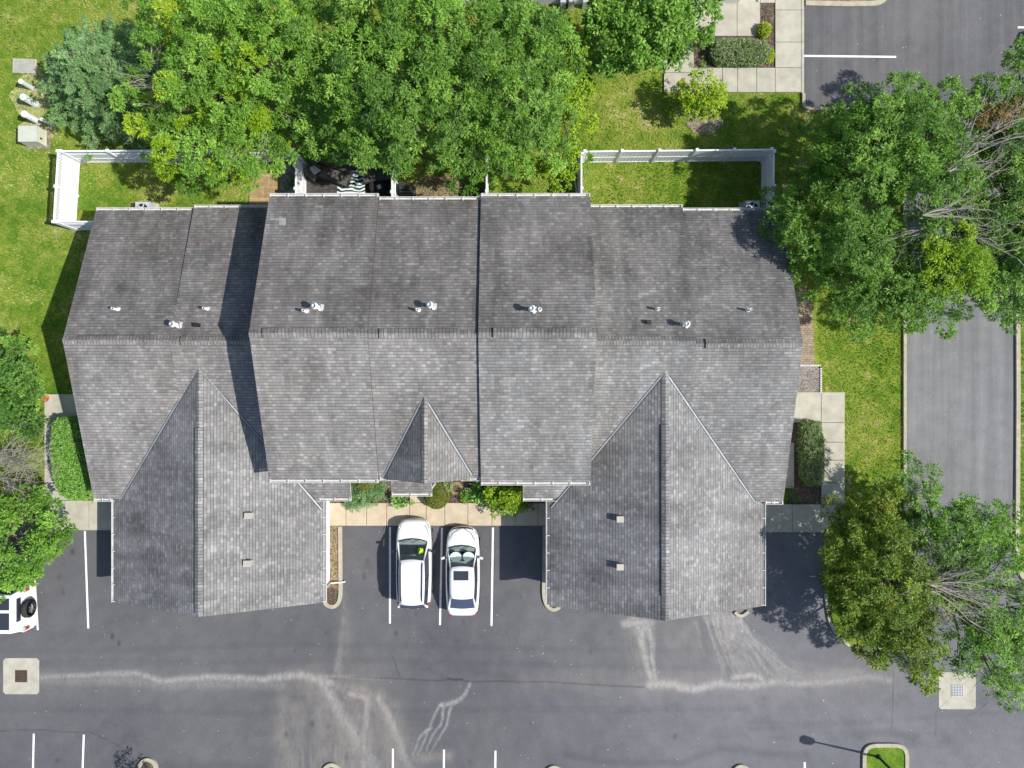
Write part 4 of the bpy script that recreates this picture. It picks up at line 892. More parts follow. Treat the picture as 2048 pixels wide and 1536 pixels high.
# ------------------------------------------------------------------ cars
def loft(b, rings, mat, close=True):
    base_ = len(b.v); n = len(rings[0]); mi = b.mi(mat)
    for r_ in rings: b.v += [Vector(p) for p in r_]
    for i in range(len(rings) - 1):
        for k in range(n - 1):
            b.f.append([base_ + i * n + k, base_ + i * n + k + 1, base_ + (i + 1) * n + k + 1, base_ + (i + 1) * n + k]); b.m.append(mi); b.uv += [(0, 0)] * 4
    if close:
        for i, rev in ((0, True), (len(rings) - 1, False)):
            f = [base_ + i * n + k for k in range(n)]; b.f.append(f[::-1] if rev else f); b.m.append(mi); b.uv += [(0, 0)] * n
def car(name, label, cat, L, W, Hh, belt, stations, cabin, roof_z, body='carwhite', suv=False, extras=()):
    """nose towards +y. stations: (y, half width, deck height). cabin: base front, top front, top rear, base rear, base hw, top hw front, top hw rear"""
    t = thing(name, label, cat, (0, 0, 0))
    b = MB(); rings = []
    for (y, hw, zd) in stations:
        half = [(0, zd + .02), (hw * .45, zd + .015), (hw * .78, zd - .01), (hw * .93, zd - .06), (hw, zd - .2), (hw * 1.0, .5), (hw * .97, .3), (hw * .85, .24)]
        rings.append([(-x, y, z) for x, z in reversed(half)] + [(x, y, z) for x, z in half[1:]])
    loft(b, rings, body); bo = b.build('body', t, True); s_ = bo.modifiers.new('s', 'SUBSURF'); s_.levels = s_.render_levels = 2
    yfb, yft, yrt, yrb, bw, tf, trr = cabin; zt, zb = roof_z, belt
    n = 9
    def arc(y, hw, z, bow, zdrop): return [Vector((hw * (2 * i / (n - 1) - 1), y + bow * (1 - (2 * i / (n - 1) - 1) ** 2), z - zdrop * (2 * i / (n - 1) - 1) ** 2)) for i in range(n)]
    fb, ft = arc(yfb, bw * .93, zb, .16, .0), arc(yft, tf, zt, .08, .03); rt, rb = arc(yrt, trr, zt - .03, -.06, .03), arc(yrb, bw * .88, zb + (.12 if suv else .0), -.10, 0)
    g_ = MB(); loft(g_, [fb, ft], 'glass', False); g_.build('windscreen', t, True)
    g_ = MB(); loft(g_, [rt, rb], 'navyglass', False); g_.build('rear_window', t, True)
    for sx in (-1, 1):
        g_ = MB(); k = 0 if sx < 0 else -1
        pts = [fb[k], ft[k], rt[k], rb[k]]; N = 6; top = [ft[k].lerp(rt[k], i / N) for i in range(N + 1)]; bot = [fb[k].lerp(rb[k], i / N) for i in range(N + 1)]
        for i in range(N + 1): bulge = math.sin(math.pi * i / N) * .06 * sx; bot[i] = bot[i] + Vector((bulge + sx * .02, 0, 0)); top[i] = top[i] + Vector((bulge * .5, 0, 0))
        for i in range(N): g_.face([bot[i], bot[i + 1], top[i + 1], top[i]][::sx], 'darkglass')
        g_.build('side_window', t, True)
        g_ = MB(); g_.tube([fb[k] + Vector((0, 0, -.03)), ft[k]], [.05, .04], body, 6); g_.tube([rt[k], rb[k] + Vector((0, 0, -.05))], [.05, .07], body, 6)
        g_.tube([top[i] for i in range(N + 1)], .032, body, 6); j = top[3].lerp(bot[3], 1); g_.tube([top[3], j], .022, 'black', 6); g_.build('pillar', t, True)
    # roof skin
    r_ = MB(); rows_ = []; K = 6
    for i in range(K + 1):
        f_ = i / K; hw = tf + (trr - tf) * f_ + math.sin(math.pi * f_) * .03; y = (yft) * (1 - f_) + yrt * f_; z = zt + .035 * math.sin(math.pi * (f_ * .8 + .1)) - .03 * f_
        rows_.append([(hw * q, y + (.08 * (1 - q * q) * (1 - f_) - .06 * (1 - q * q) * f_), z + .012 - .035 * q * q) for q in [2 * k / (n - 1) - 1 for k in range(n)]])
    loft(r_, rows_, body, False); ro = r_.build('roof', t, True); so_ = ro.modifiers.new('t', 'SOLIDIFY'); so_.thickness = .03
    # interior
    b = MB(); b.box((0, (yfb + yrb) / 2, belt - .12), (bw * 1.6, abs(yfb - yrb) * .92, .1), 'interior'); b.box((0, yfb - .35, belt - .02), (bw * 1.55, .5, .12), 'interior')
    for sx in (-.38, .38): b.box((sx, yft - .25, belt + .02), (.48, .18, .55), 'interior')
    b.build('interior', t, bevel=.03)
    y0, y1 = stations[0][0], stations[-1][0]; wy = (y1 - .22 * L + .1, y0 + .2 * L)
    for yy in wy:
        for sx in (-1, 1):
            x = sx * (W / 2 - .12); w_ = MB(); w_.tube([(x - .11, yy, .33), (x + .11, yy, .33)], .33, 'rubber', 18); wo = w_.build('wheel', t, True)
            w_ = MB(); w_.tube([(x + sx * .10, yy, .33), (x + sx * .125, yy, .33)], .21, 'chrome', 12); w_.build('rim', wo)
    for sx in (-1, 1):
        b = MB(); q = Vector((sx * (W / 2 + .02), yfb - .42, belt + .06)); b.box(q + Vector((sx * .07, 0, 0)), (.17, .11, .14), body if not suv else 'black', sx * -.25); b.tube([q + Vector((-sx * .12, 0, -.04)), q], .03, 'black', 6); b.build('wing_mirror', t, bevel=.03)
        hw1 = stations[-2][1]; b = MB(); b.tube([(sx * hw1 * .99, y1 - .62, stations[-3][2] - .12), (sx * hw1 * .93, y1 - .30, stations[-2][2] - .09), (sx * hw1 * .6, y1 - .11, stations[-2][2] - .12)], [.03, .055, .03], 'clear', 6); b.build('headlight', t, True)
        b = MB(); hw0 = stations[1][1]; b.tube([(sx * hw0 * .98, y0 + .28, belt - .12), (sx * hw0 * .8, y0 + .03, belt - .14)], .055, 'redlamp', 6); b.build('tail_light', t, True)
    b = MB(); b.tube([(x * .9, y1 - .045 - x * x * .3, .62) for x in (-.6, -.3, 0, .3, .6)], .05, 'black', 6); b.build('grille', t)
    b = MB(); b.tube([(x * bw * .93, yfb + .16 * (1 - x * x) + .05, zb + .01) for x in (-.95, -.5, 0, .5, .95)], .03, 'black', 6); b.build('wiper_cowl', t)
    for x, s2 in ((-.15, .42), (.35, .4)):
        b = MB(); b.tube([(x, yfb + .17, zb + .05), (x - s2, yfb + .02, zb + .09)], .012, 'black', 5); b.build('wiper', t)
    for e in extras: e(t, belt, roof_z)
    return t

sedan_st = [(-2.34, .60, .70), (-2.24, .74, .90), (-1.9, .84, 1.0), (-1.2, .89, .98), (-.3, .905, .95), (.6, .90, .94), (1.2, .885, .90), (1.7, .85, .82), (2.1, .74, .74), (2.33, .50, .62)]
def sedan_extra(t, belt, rz):
    b = MB(); b.box((-.02, -.02, rz + .066), (.76, .48, .03), 'darkglass'); b.build('sunroof', t, bevel=.009)
    for sx, rr in ((-.32, .1), (.34, -.12)):
        b = MB(); b.tube([(sx, .78, belt + .16), (sx, .785, belt + .17)], .3, 'shade', 24)
        q = b.build('sunshade', t); q.location = (sx * 0, .0, 0)
        q.data.transform(Matrix.Translation((sx, .86, belt + .21)) @ Matrix.Rotation(math.radians(28), 4, 'X') @ Matrix.Scale(1.25, 4, (0, 1, 0)) @ Matrix.Scale(.06, 4, (0, 0, 1)) @ Matrix.Translation((-sx, -.78, -(belt + .165))))
    b = MB(); b.tube([(.0, -.83, rz), (.0, -.87, rz + .09)], [.03, .008], 'black', 6); b.build('antenna', t)
    b = MB()
    for sx in (-1, 1): b.tube([(sx * .05, 2.28, .74), (sx * .45, 2.05, .80), (sx * .68, 1.65, .885)], .012, 'black', 5)
    b.build('bonnet_line', t)
sed = car('parked_sedan', 'white sedan with dark sunroof and foil sunshades, right of the white SUV', 'car', 4.7, 1.82, 1.42, .93, sedan_st, (1.20, .38, -1.20, -1.88, .80, .60, .59), 1.40, extras=(sedan_extra,))
c = P(925, 1143, .8); sed.location = (c.x, c.y - .02, .012); sed.rotation_euler[2] = .0; sed['group'] = 'cars parked in the marked bays'
suv_st = [(-2.28, .72, .80), (-2.22, .86, .98), (-1.8, .90, 1.12), (-1.0, .93, 1.10), (0, .935, 1.07), (.8, .93, 1.05), (1.2, .925, 1.04), (1.65, .90, .99), (2.05, .82, .92), (2.30, .60, .78)]
def suv_extra(t, belt, rz):
    for sx in (-1, 1):
        b = MB(); b.tube([(sx * .56, .25, rz + .05), (sx * .56, .05, rz + .10), (sx * .55, -1.4, rz + .10), (sx * .53, -1.75, rz + .03)], .03, 'black', 6); b.build('roof_rail', t)
    b = MB(); b.tube([(.40, .80, belt + .13), (.42, .74, belt + .20), (.55, .70, belt + .16)], [.16, .20, .08], 'hivis', 7); q = b.build('safety_vest', t)
    b = MB(); b.box((0, -2.31, .98), (.62, .03, .11), 'carwhite'); b.build('number_plate', t)
    b = MB(); b.tube([(-.8, -2.22, .97), (0, -2.30, .97), (.8, -2.22, .97)], .045, 'redlamp', 6); b.build('tail_strip', t)
    b = MB()
    for sx in (-1, 1): b.tube([(sx * .62, 2.02, .965), (sx * .78, 1.75, 1.01), (sx * .84, 1.35, 1.05)], .012, 'black', 5)
    b.build('bonnet_line', t)
suv = car('parked_suv', 'white SUV with yellow safety vest behind the windscreen and black roof rails', 'car', 4.6, 1.88, 1.7, 1.08, suv_st, (1.12, .33, -1.90, -2.18, .84, .62, .60), 1.66, suv=True, extras=(suv_extra,))
c = P(827, 1127, .9); suv.location = (c.x, c.y, .012); suv['group'] = 'cars parked in the marked bays'
c2 = copy_tree(sed); c = P(-26, 1078); c2.location = (c.x, c.y, .012); c2['label'] = 'white car under the dense tree at the left edge, only its corner showing'
dk = car('parked_sedan', 'dark car at the upper right edge beside the lot', 'car', 4.7, 1.82, 1.42, .93, sedan_st, (1.20, .38, -1.20, -1.88, .80, .60, .59), 1.40, body='cardark')
dk.location = (P(2136, 96).x, P(2136, 96).y, .012); dk.rotation_euler[2] = math.pi / 2; dk['group'] = 'cars parked in the marked bays'

# boxy off-road vehicle, nose towards -x, rear towards +x
t = thing('off_road_vehicle', 'boxy white off-road vehicle with a big spare wheel, at the left edge', 'car', (-27.4, -11.72, .01))
t['_o'] = (0, 0, 0); W2 = 1.22
def jbox(name, c, s, mat, bev=.06, par=t, rz=0): b = MB(); b.box(c, s, mat, rz); return b.build(name, par, bevel=bev)
jbox('body', (-.1, 0, .80), (4.3, 2 * W2 - .1, .75), 'carwhite', .12)
b = MB()
zt, zb = 1.98, 1.15; X0, X1 = -1.0, 2.02
q = [Vector(p) for p in ((X0 - .35, -W2 + .1, zb), (X1, -W2 + .1, zb), (X1, W2 - .1, zb), (X0 - .35, W2 - .1, zb), (X0, -W2 + .25, zt), (X1 - .08, -W2 + .25, zt), (X1 - .08, W2 - .25, zt), (X0, W2 - .25, zt))]
for f in ((4, 5, 6, 7), (0, 1, 5, 4), (1, 2, 6, 5), (2, 3, 7, 6), (3, 0, 4, 7)): b.face([q[i] for i in f], 'carwhite')
b.build('cabin', t, bevel=.09)
for y, a_ in ((-.36, .46), (.52, .40)): jbox('roof_window', (1.58, y, 1.985), (.55, .85 if y < 0 else .6, .03), 'darkglass', .012)
jbox('roof_seam', (1.12, 0, 1.985), (.025, 1.85, .02), 'black', .003)
for s_ in (-1, 1):
    b = MB(); b.face([(X0, s_ * (W2 - .11), zb + .1), (X1 - .15, s_ * (W2 - .11), zb + .1), (X1 - .2, s_ * (W2 - .21), zt - .15), (X0 + .2, s_ * (W2 - .21), zt - .15)][::s_], 'darkglass'); b.build('side_window', t)
    for x in (-1.5, 1.25):
        b = MB(); b.tube([(x, s_ * (W2 - .12) - .13, .42), (x, s_ * (W2 - .12) + .13, .42)], .42, 'rubber', 18); wo = b.build('wheel', t, True); b = MB(); b.tube([(x, s_ * (W2 + .01), .42), (x, s_ * (W2 + .03), .42)], .24, 'chrome', 12); b.build('rim', wo)
        jbox('wheel_arch', (x, s_ * (W2 - .04), .95), (1.1, .22, .08), 'black', .03)
    jbox('tail_light', (2.08, s_ * (W2 - .22), 1.0), (.06, .16, .34), 'redlamp', .02); jbox('tail_guard', (2.10, s_ * (W2 - .22), 1.23), (.10, .2, .06), 'clear', .01)
jbox('rear_bumper', (2.10, 0, .55), (.18, 2.1, .2), 'carwhite', .05)
jbox('rear_window', (1.99, .1, 1.5), (.05, 1.2, .28), 'darkglass', .01)
b = MB(); b.tube([(2.12, .05, 1.12), (2.16, .05, 1.12), (2.36, .05, 1.12), (2.40, .05, 1.12)], [.40, .47, .47, .38], 'rubber', 28); sp = b.build('spare_wheel', t, True)
b = MB(); b.tube([(2.385, .05, 1.12), (2.41, .05, 1.12)], .26, 'black', 20)
for k in range(6): a_ = k * 1.047; b.tube([(2.425, .05, 1.12), (2.415, .05 + .24 * math.cos(a_), 1.12 + .24 * math.sin(a_))], [.05, .02], 'chrome', 5)
b.build('rim', sp)

# ------------------------------------------------------------------ plants
def leaf_mesh(name, mat, centres, outs, nl, tr_, ll, lw, tints, parent=None, droop=.25, flat=.55, seed=0):
    """centres (N,3) spray centres, outs (N,3) outward direction; every spray is a star of nl leaves"""
    r = np.random.default_rng(seed); N = len(centres); K = N * nl
    c = np.repeat(centres, nl, 0); o_ = np.repeat(outs, nl, 0)
    d_ = r.normal(0, 1, (K, 3)); d_[:, 2] *= flat; d_ /= np.linalg.norm(d_, axis=1)[:, None]; d_ = d_ + o_ * .55; d_ /= np.linalg.norm(d_, axis=1)[:, None]
    b0 = c + d_ * (tr_ * r.uniform(.0, .6, K))[:, None]
    ld = d_.copy(); ld[:, 2] -= droop * r.uniform(.2, 1.2, K); ld += r.normal(0, .25, (K, 3)); ld /= np.linalg.norm(ld, axis=1)[:, None]
    up = np.tile(np.array([[.25, -.06, 1.0]]), (K, 1)) + r.normal(0, .45, (K, 3)); sdv = np.cross(ld, up); sdv /= np.linalg.norm(sdv, axis=1)[:, None] + 1e-9
    L_ = ll * r.uniform(.65, 1.25, K); W_ = lw * r.uniform(.7, 1.2, K)
    tip_ = b0 + ld * L_[:, None]; tip_[:, 2] -= L_ * droop * .3; mid = b0 + ld * (L_ * .48)[:, None]
    co = np.stack([b0, mid - sdv * W_[:, None] / 2, tip_, mid + sdv * W_[:, None] / 2], 1).reshape(-1, 3)
    me = bpy.data.meshes.new(name)
    off = np.array(parent.get('_o', (0, 0, 0))) if parent else np.zeros(3)
    npmesh(me, co - off, np.arange(K * 4).reshape(-1, 4)); me.materials.append(LF[mat] if isinstance(mat, str) else mat)
    a = me.attributes.new('tint', 'FLOAT', 'FACE'); tt = np.clip(np.repeat(tints, nl) + r.normal(0, .13, K), 0, 1); a.data.foreach_set('value', tt.astype(np.float32))
    o = bpy.data.objects.new(name, me); COL.objects.link(o)
    if parent: o.parent = parent
    return o

def sprays(blobs, r, dens=1.0, clump=.62, spray=.25):
    """blobs: (px,py,z,rpx[,rz factor]); returns spray centres, outward dirs, clump centres, blob centres"""
    C = []; O = []; CL = []; BC = []
    for bl in blobs:
        bx, by, bz, rp = bl[:4]; c = np.array(P(bx, by, bz)); rad = rp / S * (H - bz) / H; rz_ = rad * (bl[4] if len(bl) > 4 else .85); BC.append((c, rad))
        n = max(4, int(dens * 3.4 * rad * rad / (clump * clump)))
        k = np.arange(n) + .5; ph = k * 2.39996 + r.uniform(0, 6); cz = 1 - 1.62 * k / n; sn = np.sqrt(np.maximum(0, 1 - cz * cz))
        dirs = np.stack([np.cos(ph) * sn, np.sin(ph) * sn, cz], -1) + r.normal(0, .16, (n, 3)); dirs /= np.linalg.norm(dirs, axis=1)[:, None]
        rr_ = np.where(r.uniform(0, 1, n) < .33, r.uniform(.3, .7, n), r.uniform(.8, 1.12, n)); cc = c + dirs * np.stack([rad * rr_, rad * rr_, rz_ * rr_], -1)
        for j in range(n):
            cr = clump * r.uniform(.55, 1.05); m_ = max(4, int(r.uniform(.8, 1.2) * 18 * (cr / .6) ** 2))
            dd = r.normal(0, 1, (m_, 3)); dd[:, 2] = np.abs(dd[:, 2]) * .9 - .25; dd += dirs[j] * .5; dd /= np.linalg.norm(dd, axis=1)[:, None]
            C.append(cc[j] + dd * (cr * r.uniform(.55, 1.0, m_))[:, None] * np.array([1, 1, .75])); O.append(dd); CL.append((cc[j], cr, m_))
    return np.concatenate(C), np.concatenate(O), CL, BC

def tree(name, label, cat, base, blobs, mat, seed, dens=1.0, nl=24, ll=.17, lw=.052, clump=.68, spray=.22, trunk=.17, group=None, mat2=None, f2=0, dead=(), twig=True, light=.0, keep=1.0):
    r = np.random.default_rng(seed); rr = random.Random(seed)
    B0 = P(*base); t = thing(name, label, cat, tuple(B0), 0, group)
    C, O, CL, BC = sprays(blobs, r, dens, clump, spray)
    tc_ = []
    for (cc, cr, m_) in CL: tc_.append(np.full(m_, .42 + light + r.normal(0, .2)))
    T_ = np.concatenate(tc_) + r.normal(0, .07, len(C))
    pick2 = np.concatenate([np.full(m_, r.random() < f2) for (_, _, m_) in CL]); kp = np.concatenate([np.full(m_, r.random() < keep) for (_, _, m_) in CL])
    a = kp & ~pick2
    leaf_mesh('crown', mat, C[a], O[a], nl, spray, ll, lw, T_[a], t, seed=seed)
    if mat2 and pick2.any(): leaf_mesh('crown', mat2, C[pick2 & kp], O[pick2 & kp], nl, spray, ll, lw, T_[pick2 & kp], t, seed=seed + 1)
    # trunk and limbs
    b = MB(); mean = Vector(np.mean([c for c, _ in BC], 0)); hz = mean.z; fork = Vector((B0.x + (mean.x - B0.x) * .3, B0.y + (mean.y - B0.y) * .3, hz * .38))
    b.tube([B0, B0.lerp(fork, .5) + Vector((rr.uniform(-.1, .1), rr.uniform(-.1, .1), 0)), fork], [trunk * 1.25, trunk, trunk * .85], 'bark', 9)
    lim = []
    for (c, rad) in BC:
        c = Vector(c); m_ = fork.lerp(c, .5) + Vector((rr.uniform(-.3, .3), rr.uniform(-.3, .3), rr.uniform(.0, .4))); b.tube([fork, m_, c], [trunk * .6, trunk * .38, trunk * .16], 'bark', 6); lim.append(c)
    b.build('trunk', t, True)
    if twig:
        b = MB()
        for (cc, cr, m_) in CL:
            cc = Vector(cc); k = min(range(len(lim)), key=lambda i: (lim[i] - cc).length); s_ = lim[k].lerp(fork, rr.uniform(0, .4)); m_ = s_.lerp(cc, .55) + Vector((rr.uniform(-.15, .15), rr.uniform(-.15, .15), rr.uniform(-.1, .2)))
            b.tube([s_, m_, cc], [.03, .018, .008], 'bark', 4, False)
        b.build('branches', t)
    if dead:
        for (p0, p1, n_, z0, z1) in dead: b = MB(); bare(b, P(*p0, z0), P(*p1, z1), n_, rr); b.build('bare_branch', t)
    return t
def bare(b, a, c, n, rr, r0=.032, spread=.55):
    """a fan of leafless branches running from a towards c"""
    L = (c - a).length; d0 = (c - a).normalized()
    def grow(p, d, l, r_, lev):
        pts = [p]; dd = d.copy(); k = 5
        for i in range(k):
            dd = (dd + Vector((rr.gauss(0, .13), rr.gauss(0, .13), rr.gauss(0, .09)))).normalized(); pts.append(pts[-1] + dd * l / k)
        b.tube(pts, [max(.006, r_ * (1 - .8 * i / k)) for i in range(k + 1)], 'deadwood', 4, False)
        if lev > 0:
            for i in range(1, k + 1, 1 if lev > 1 else 2):
                for _ in range(1):
                    ax = dd.cross(Vector((rr.gauss(0, 1), rr.gauss(0, 1), rr.gauss(0, 1)))).normalized()
                    nd = Quaternion(ax, rr.uniform(.3, .75)) @ dd; grow(pts[i], nd, l * rr.uniform(.3, .5), r_ * .5, lev - 1)
    for i in range(n):
        d_ = Quaternion(Vector((0, 0, 1)), rr.uniform(-spread, spread)) @ d0; grow(a, (d_ + Vector((0, 0, rr.uniform(-.05, .15)))).normalized(), L * rr.uniform(.6, 1.05), r0, 2)

TG = 'trees behind the building'
tree('ash_tree', 'broad green ash tree with yellow-green tips, right of the blue-green spruce', 'tree', (440, 230), [(345, 55, 5.6, 78), (440, 50, 6.5, 90), (305, 215, 4.8, 50), (345, 285, 4.4, 44, .7), (390, 298, 5.0, 62), (470, 292, 5.2, 72), (400, 160, 6.0, 75), (540, 312, 4.3, 42, .8), (480, 220, 6, 65), (540, 120, 6.6, 78), (560, 30, 6.8, 75), (560, 220, 5.6, 50)], 'bright', 21, 1.0, mat2='yellow', f2=.2, group=TG, light=.02,
     dead=[((350, 195), (255, 135), 6, 5.2, 4.8), ((400, 175), (300, 150), 4, 5.6, 5.4), ((480, 180), (560, 250), 3, 5.8, 5.4)])
tree('ash_tree', 'widest deep green tree of the rear row, directly above the middle homes', 'tree', (780, 250), [(680, 60, 6.6, 85), (780, 50, 7.4, 90), (690, 170, 6.2, 80), (790, 160, 7.4, 95), (650, 245, 4.8, 58), (740, 262, 5.8, 76), (835, 255, 6.0, 70), (715, 292, 4.2, 38, .7), (785, 302, 4.4, 42, .7), (860, 90, 7.6, 85)], 'bright', 31, 1.05, mat2='green', f2=.35, group=TG, trunk=.2, light=-.02)
tree('ash_tree', 'tall green tree of the rear row whose crown reaches down over the third home', 'tree', (990, 230), [(960, 60, 7.2, 90), (1050, 70, 6.8, 85), (930, 180, 7.0, 85), (1030, 180, 6.8, 95), (1092, 130, 5.8, 52), (928, 280, 5.0, 56), (1015, 258, 5.6, 72), (1080, 240, 5.6, 60), (940, 350, 3.8, 40, .7), (1085, 292, 4.6, 46)], 'green', 41, 1.05, mat2='bright', f2=.4, group=TG, trunk=.2)
tree('pear_tree', 'narrow yellow-green tree at the right edge of the rear row', 'tree', (1120, 240), [(1148, 140, 4.8, 30, 1.1), (1155, 200, 4.8, 36), (1152, 250, 4.4, 34), (1135, 305, 3.8, 36), (1115, 340, 3.0, 24)], 'yellow', 51, .8, ll=.13, lw=.09, group=TG, nl=16, light=-.12, trunk=.08)
tree('pear_tree', 'drooping bright green tree in front of the white neighbouring building', 'tree', (1280, 70), [(1215, 20, 4.6, 50), (1260, 60, 5.0, 70), (1330, 30, 5.2, 70), (1290, 110, 4.2, 60), (1230, 90, 4.2, 48), (1370, 60, 4.2, 42), (1400, 10, 4.4, 38)], 'bright', 61, .9, nl=15, ll=.2, lw=.11, light=-.02)
tree('young_tree', 'small yellow-leaved young tree standing in a mulch ring', 'tree', (1409, 238), [(1395, 180, 2.0, 28, .9), (1425, 200, 1.9, 26), (1395, 215, 1.8, 24), (1430, 180, 1.7, 16), (1370, 185, 1.6, 14)], 'yellow', 71, 1.4, nl=14, ll=.14, lw=.08, clump=.4, spray=.2, trunk=.05, light=.15)
TR = 'large trees at the right'
tree('shade_tree', 'leafy green shade tree below the upper parking lot', 'tree', (1745, 330), [(1715, 235, 5.0, 56), (1775, 225, 5.4, 58), (1845, 228, 5.6, 62), (1900, 215, 5.2, 42), (1670, 290, 4.4, 58), (1760, 290, 6.0, 78), (1860, 290, 6.0, 75), (1650, 380, 4.0, 52), (1720, 380, 5.4, 72), (1820, 370, 5.8, 70), (1580, 400, 3.5, 38), (1900, 360, 5.2, 45)], 'green', 81, 1.0, mat2='bright', f2=.3, group=TR, trunk=.2,
     dead=[((1890, 345), (1990, 260), 4, 6.2, 6.2), ((1920, 320), (2048, 225), 4, 6.2, 6.2), ((1950, 370), (2050, 310), 2, 5.8, 5.8)])
tree('shade_tree', 'dark green shade tree with a yellow-green crown side, touching the right roof end', 'tree', (1730, 520), [(1600, 450, 4.2, 48), (1650, 480, 5.0, 62), (1720, 470, 5.6, 68), (1630, 540, 3.8, 42), (1700, 560, 4.6, 68), (1780, 550, 5.2, 72), (1720, 620, 3.6, 42), (1800, 620, 4.0, 50), (1865, 560, 5.4, 60), (1880, 620, 3.8, 40), (1860, 500, 5.6, 55)], 'green', 91, 1.0, mat2='bright', f2=.18, group=TR, trunk=.2,
     dead=[((1860, 450), (1780, 490), 4, 6.4, 6.2), ((1845, 430), (1985, 445), 5, 6.6, 6.4), ((1890, 445), (2030, 480), 4, 6.4, 6.3), ((1850, 425), (1845, 395), 2, 6.5, 6.5)])
tree('shade_tree', 'yellow-green tree top between the bare grey branches and the road', 'tree', (1900, 545), [(1900, 520, 6.4, 50), (1940, 540, 6.2, 45), (1870, 545, 6.0, 34)], 'yellow', 95, 1.0, group=TR, trunk=.1, light=-.18)
tree('shade_tree', 'thin crowned green tree at the right edge above the road, with ochre leaves', 'tree', (2010, 400), [(1975, 200, 5.2, 36), (2040, 150, 5.6, 45), (2030, 240, 5.2, 42), (2000, 330, 4.6, 50), (2060, 330, 4.6, 60), (1960, 440, 4.2, 45), (2040, 430, 4.6, 55), (2000, 520, 4.8, 62), (2060, 540, 4.8, 60), (1990, 590, 4.2, 48), (2045, 610, 3.8, 40), (1960, 240, 4.6, 38), (1950, 320, 3.6, 55), (1960, 400, 3.4, 55), (1930, 480, 3.4, 55), (2040, 270, 3.4, 55), (1990, 250, 3.2, 50), (1960, 540, 3.6, 50), (2020, 480, 3.4, 60)], 'green', 101, 1.15, mat2='bright', f2=.3, group=TR, trunk=.2, keep=.9)
tree('dying_tree', 'small dying tree top with orange-brown leaves among bare twigs', 'tree', (2000, 260), [(1985, 235, 6.0, 20), (2010, 220, 6.0, 18), (2042, 210, 6.0, 14), (1965, 235, 5.8, 14)], 'ochre', 105, .3, nl=9, ll=.13, lw=.06, clump=.4, trunk=.06, dead=[((1990, 260), (2050, 190), 4, 5.9, 6.1)])
TB = 'trees around the lower right lot'
tree('shade_tree', 'olive green tree casting the leafy shadow on the asphalt', 'tree', (1735, 1185), [(1700, 1045, 3.8, 48), (1690, 1110, 4.2, 52), (1760, 1090, 4.8, 60), (1700, 1180, 4.0, 42), (1780, 1170, 5.4, 72), (1730, 1240, 4.0, 52), (1800, 1250, 4.8, 55), (1750, 1290, 3.6, 30), (1850, 1290, 4.4, 42), (1770, 1010, 3.8, 42), (1828, 1318, 4.0, 28), (1850, 1348, 3.6, 12), (1740, 1130, 3.4, 70), (1750, 1210, 3.4, 70), (1820, 1200, 3.6, 60), (1790, 1050, 3.4, 50)], 'olive', 111, 1.05, mat2='moss', f2=.1, group=TB, trunk=.18, nl=24,
     dead=[((1860, 1165), (1800, 1140), 4, 6.0, 6.0), ((1830, 1260), (1810, 1330), 3, 4.8, 4.4), ((1860, 1170), (1990, 1180), 5, 6.0, 5.8), ((1860, 1180), (1940, 1260), 3, 6.0, 5.4)])
tree('shade_tree', 'open crowned green tree with long bare limbs over the road end', 'tree', (1850, 1160), [(1845, 960, 4.2, 36), (1850, 1010, 4.4, 36), (1900, 1070, 5.0, 42), (1970, 1060, 4.8, 48), (2020, 1090, 4.4, 40), (1960, 1110, 4.8, 40), (1990, 1140, 5.0, 36), (1940, 1200, 4.8, 34), (1965, 1280, 5.0, 46), (2010, 1240, 4.6, 42), (2040, 1280, 4.6, 38), (1900, 1240, 4.4, 38), (2020, 1330, 4.2, 34), (1925, 1322, 3.8, 12), (1990, 1362, 3.8, 16), (2020, 1385, 3.6, 14), (1840, 1060, 4.4, 34), (1920, 1010, 4.2, 26), (2046, 1180, 4.4, 36), (1900, 1130, 4.2, 44), (1930, 1080, 3.6, 50), (2000, 1060, 3.6, 45), (1985, 1250, 3.8, 48), (2040, 1220, 3.4, 45), (1920, 1180, 3.4, 50), (1990, 1310, 4.6, 36)], 'bright', 121, 1.0, group=TB, trunk=.16, keep=.9, mat2='green', f2=.22, nl=18, light=-.05,
     dead=[((1850, 1165), (2000, 1175), 4, 5.2, 5.4), ((1860, 1150), (1950, 1090), 3, 5.2, 5.4), ((1850, 1180), (1970, 1280), 3, 5.2, 4.6), ((1855, 1140), (1870, 1060), 2, 5.2, 5.2), ((1870, 1180), (1880, 1280), 2, 5, 4.4), ((1960, 1340), (2030, 1380), 3, 4.4, 4)])
tree('broadleaf_tree', 'dark green tree at the left edge above the leafless shrub', 'tree', (0, 780), [(15, 715, 2.6, 42), (45, 750, 2.8, 44), (-10, 780, 3.0, 50), (35, 810, 2.4, 48), (60, 840, 1.9, 26), (5, 845, 2.0, 30)], 'deep', 131, 1.0, nl=18, ll=.17, lw=.07, mat2='bright', f2=.3, group='trees at the left edge', trunk=.1)
tree('broadleaf_tree', 'bright green tree at the left edge over the parked off-road vehicle', 'tree', (30, 1070), [(0, 1022, 3.0, 32), (-5, 1065, 3.6, 38), (85, 1022, 2.6, 22, .7), (55, 1000, 2.4, 22, .7), (88, 1068, 3.0, 30), (60, 1115, 3.2, 36), (25, 1135, 3.0, 28), (8, 1172, 2.8, 22), (48, 1142, 2.8, 20), (96, 1090, 2.6, 22)], 'bright', 141, .95, nl=17, ll=.19, lw=.075, group='trees at the left edge', trunk=.1, light=-.03)
b = MB(); rr = random.Random(5)
for (x0, y0, x1, y1, n) in ((-15, 925, 88, 872, 6), (-15, 930, 90, 930, 7), (-10, 955, 85, 962, 5), (5, 975, 100, 1002, 5), (-10, 915, 70, 905, 5)): bare(b, P(x0, y0, 1.6), P(x1, y1, 2.2), n, rr, .028, .3)
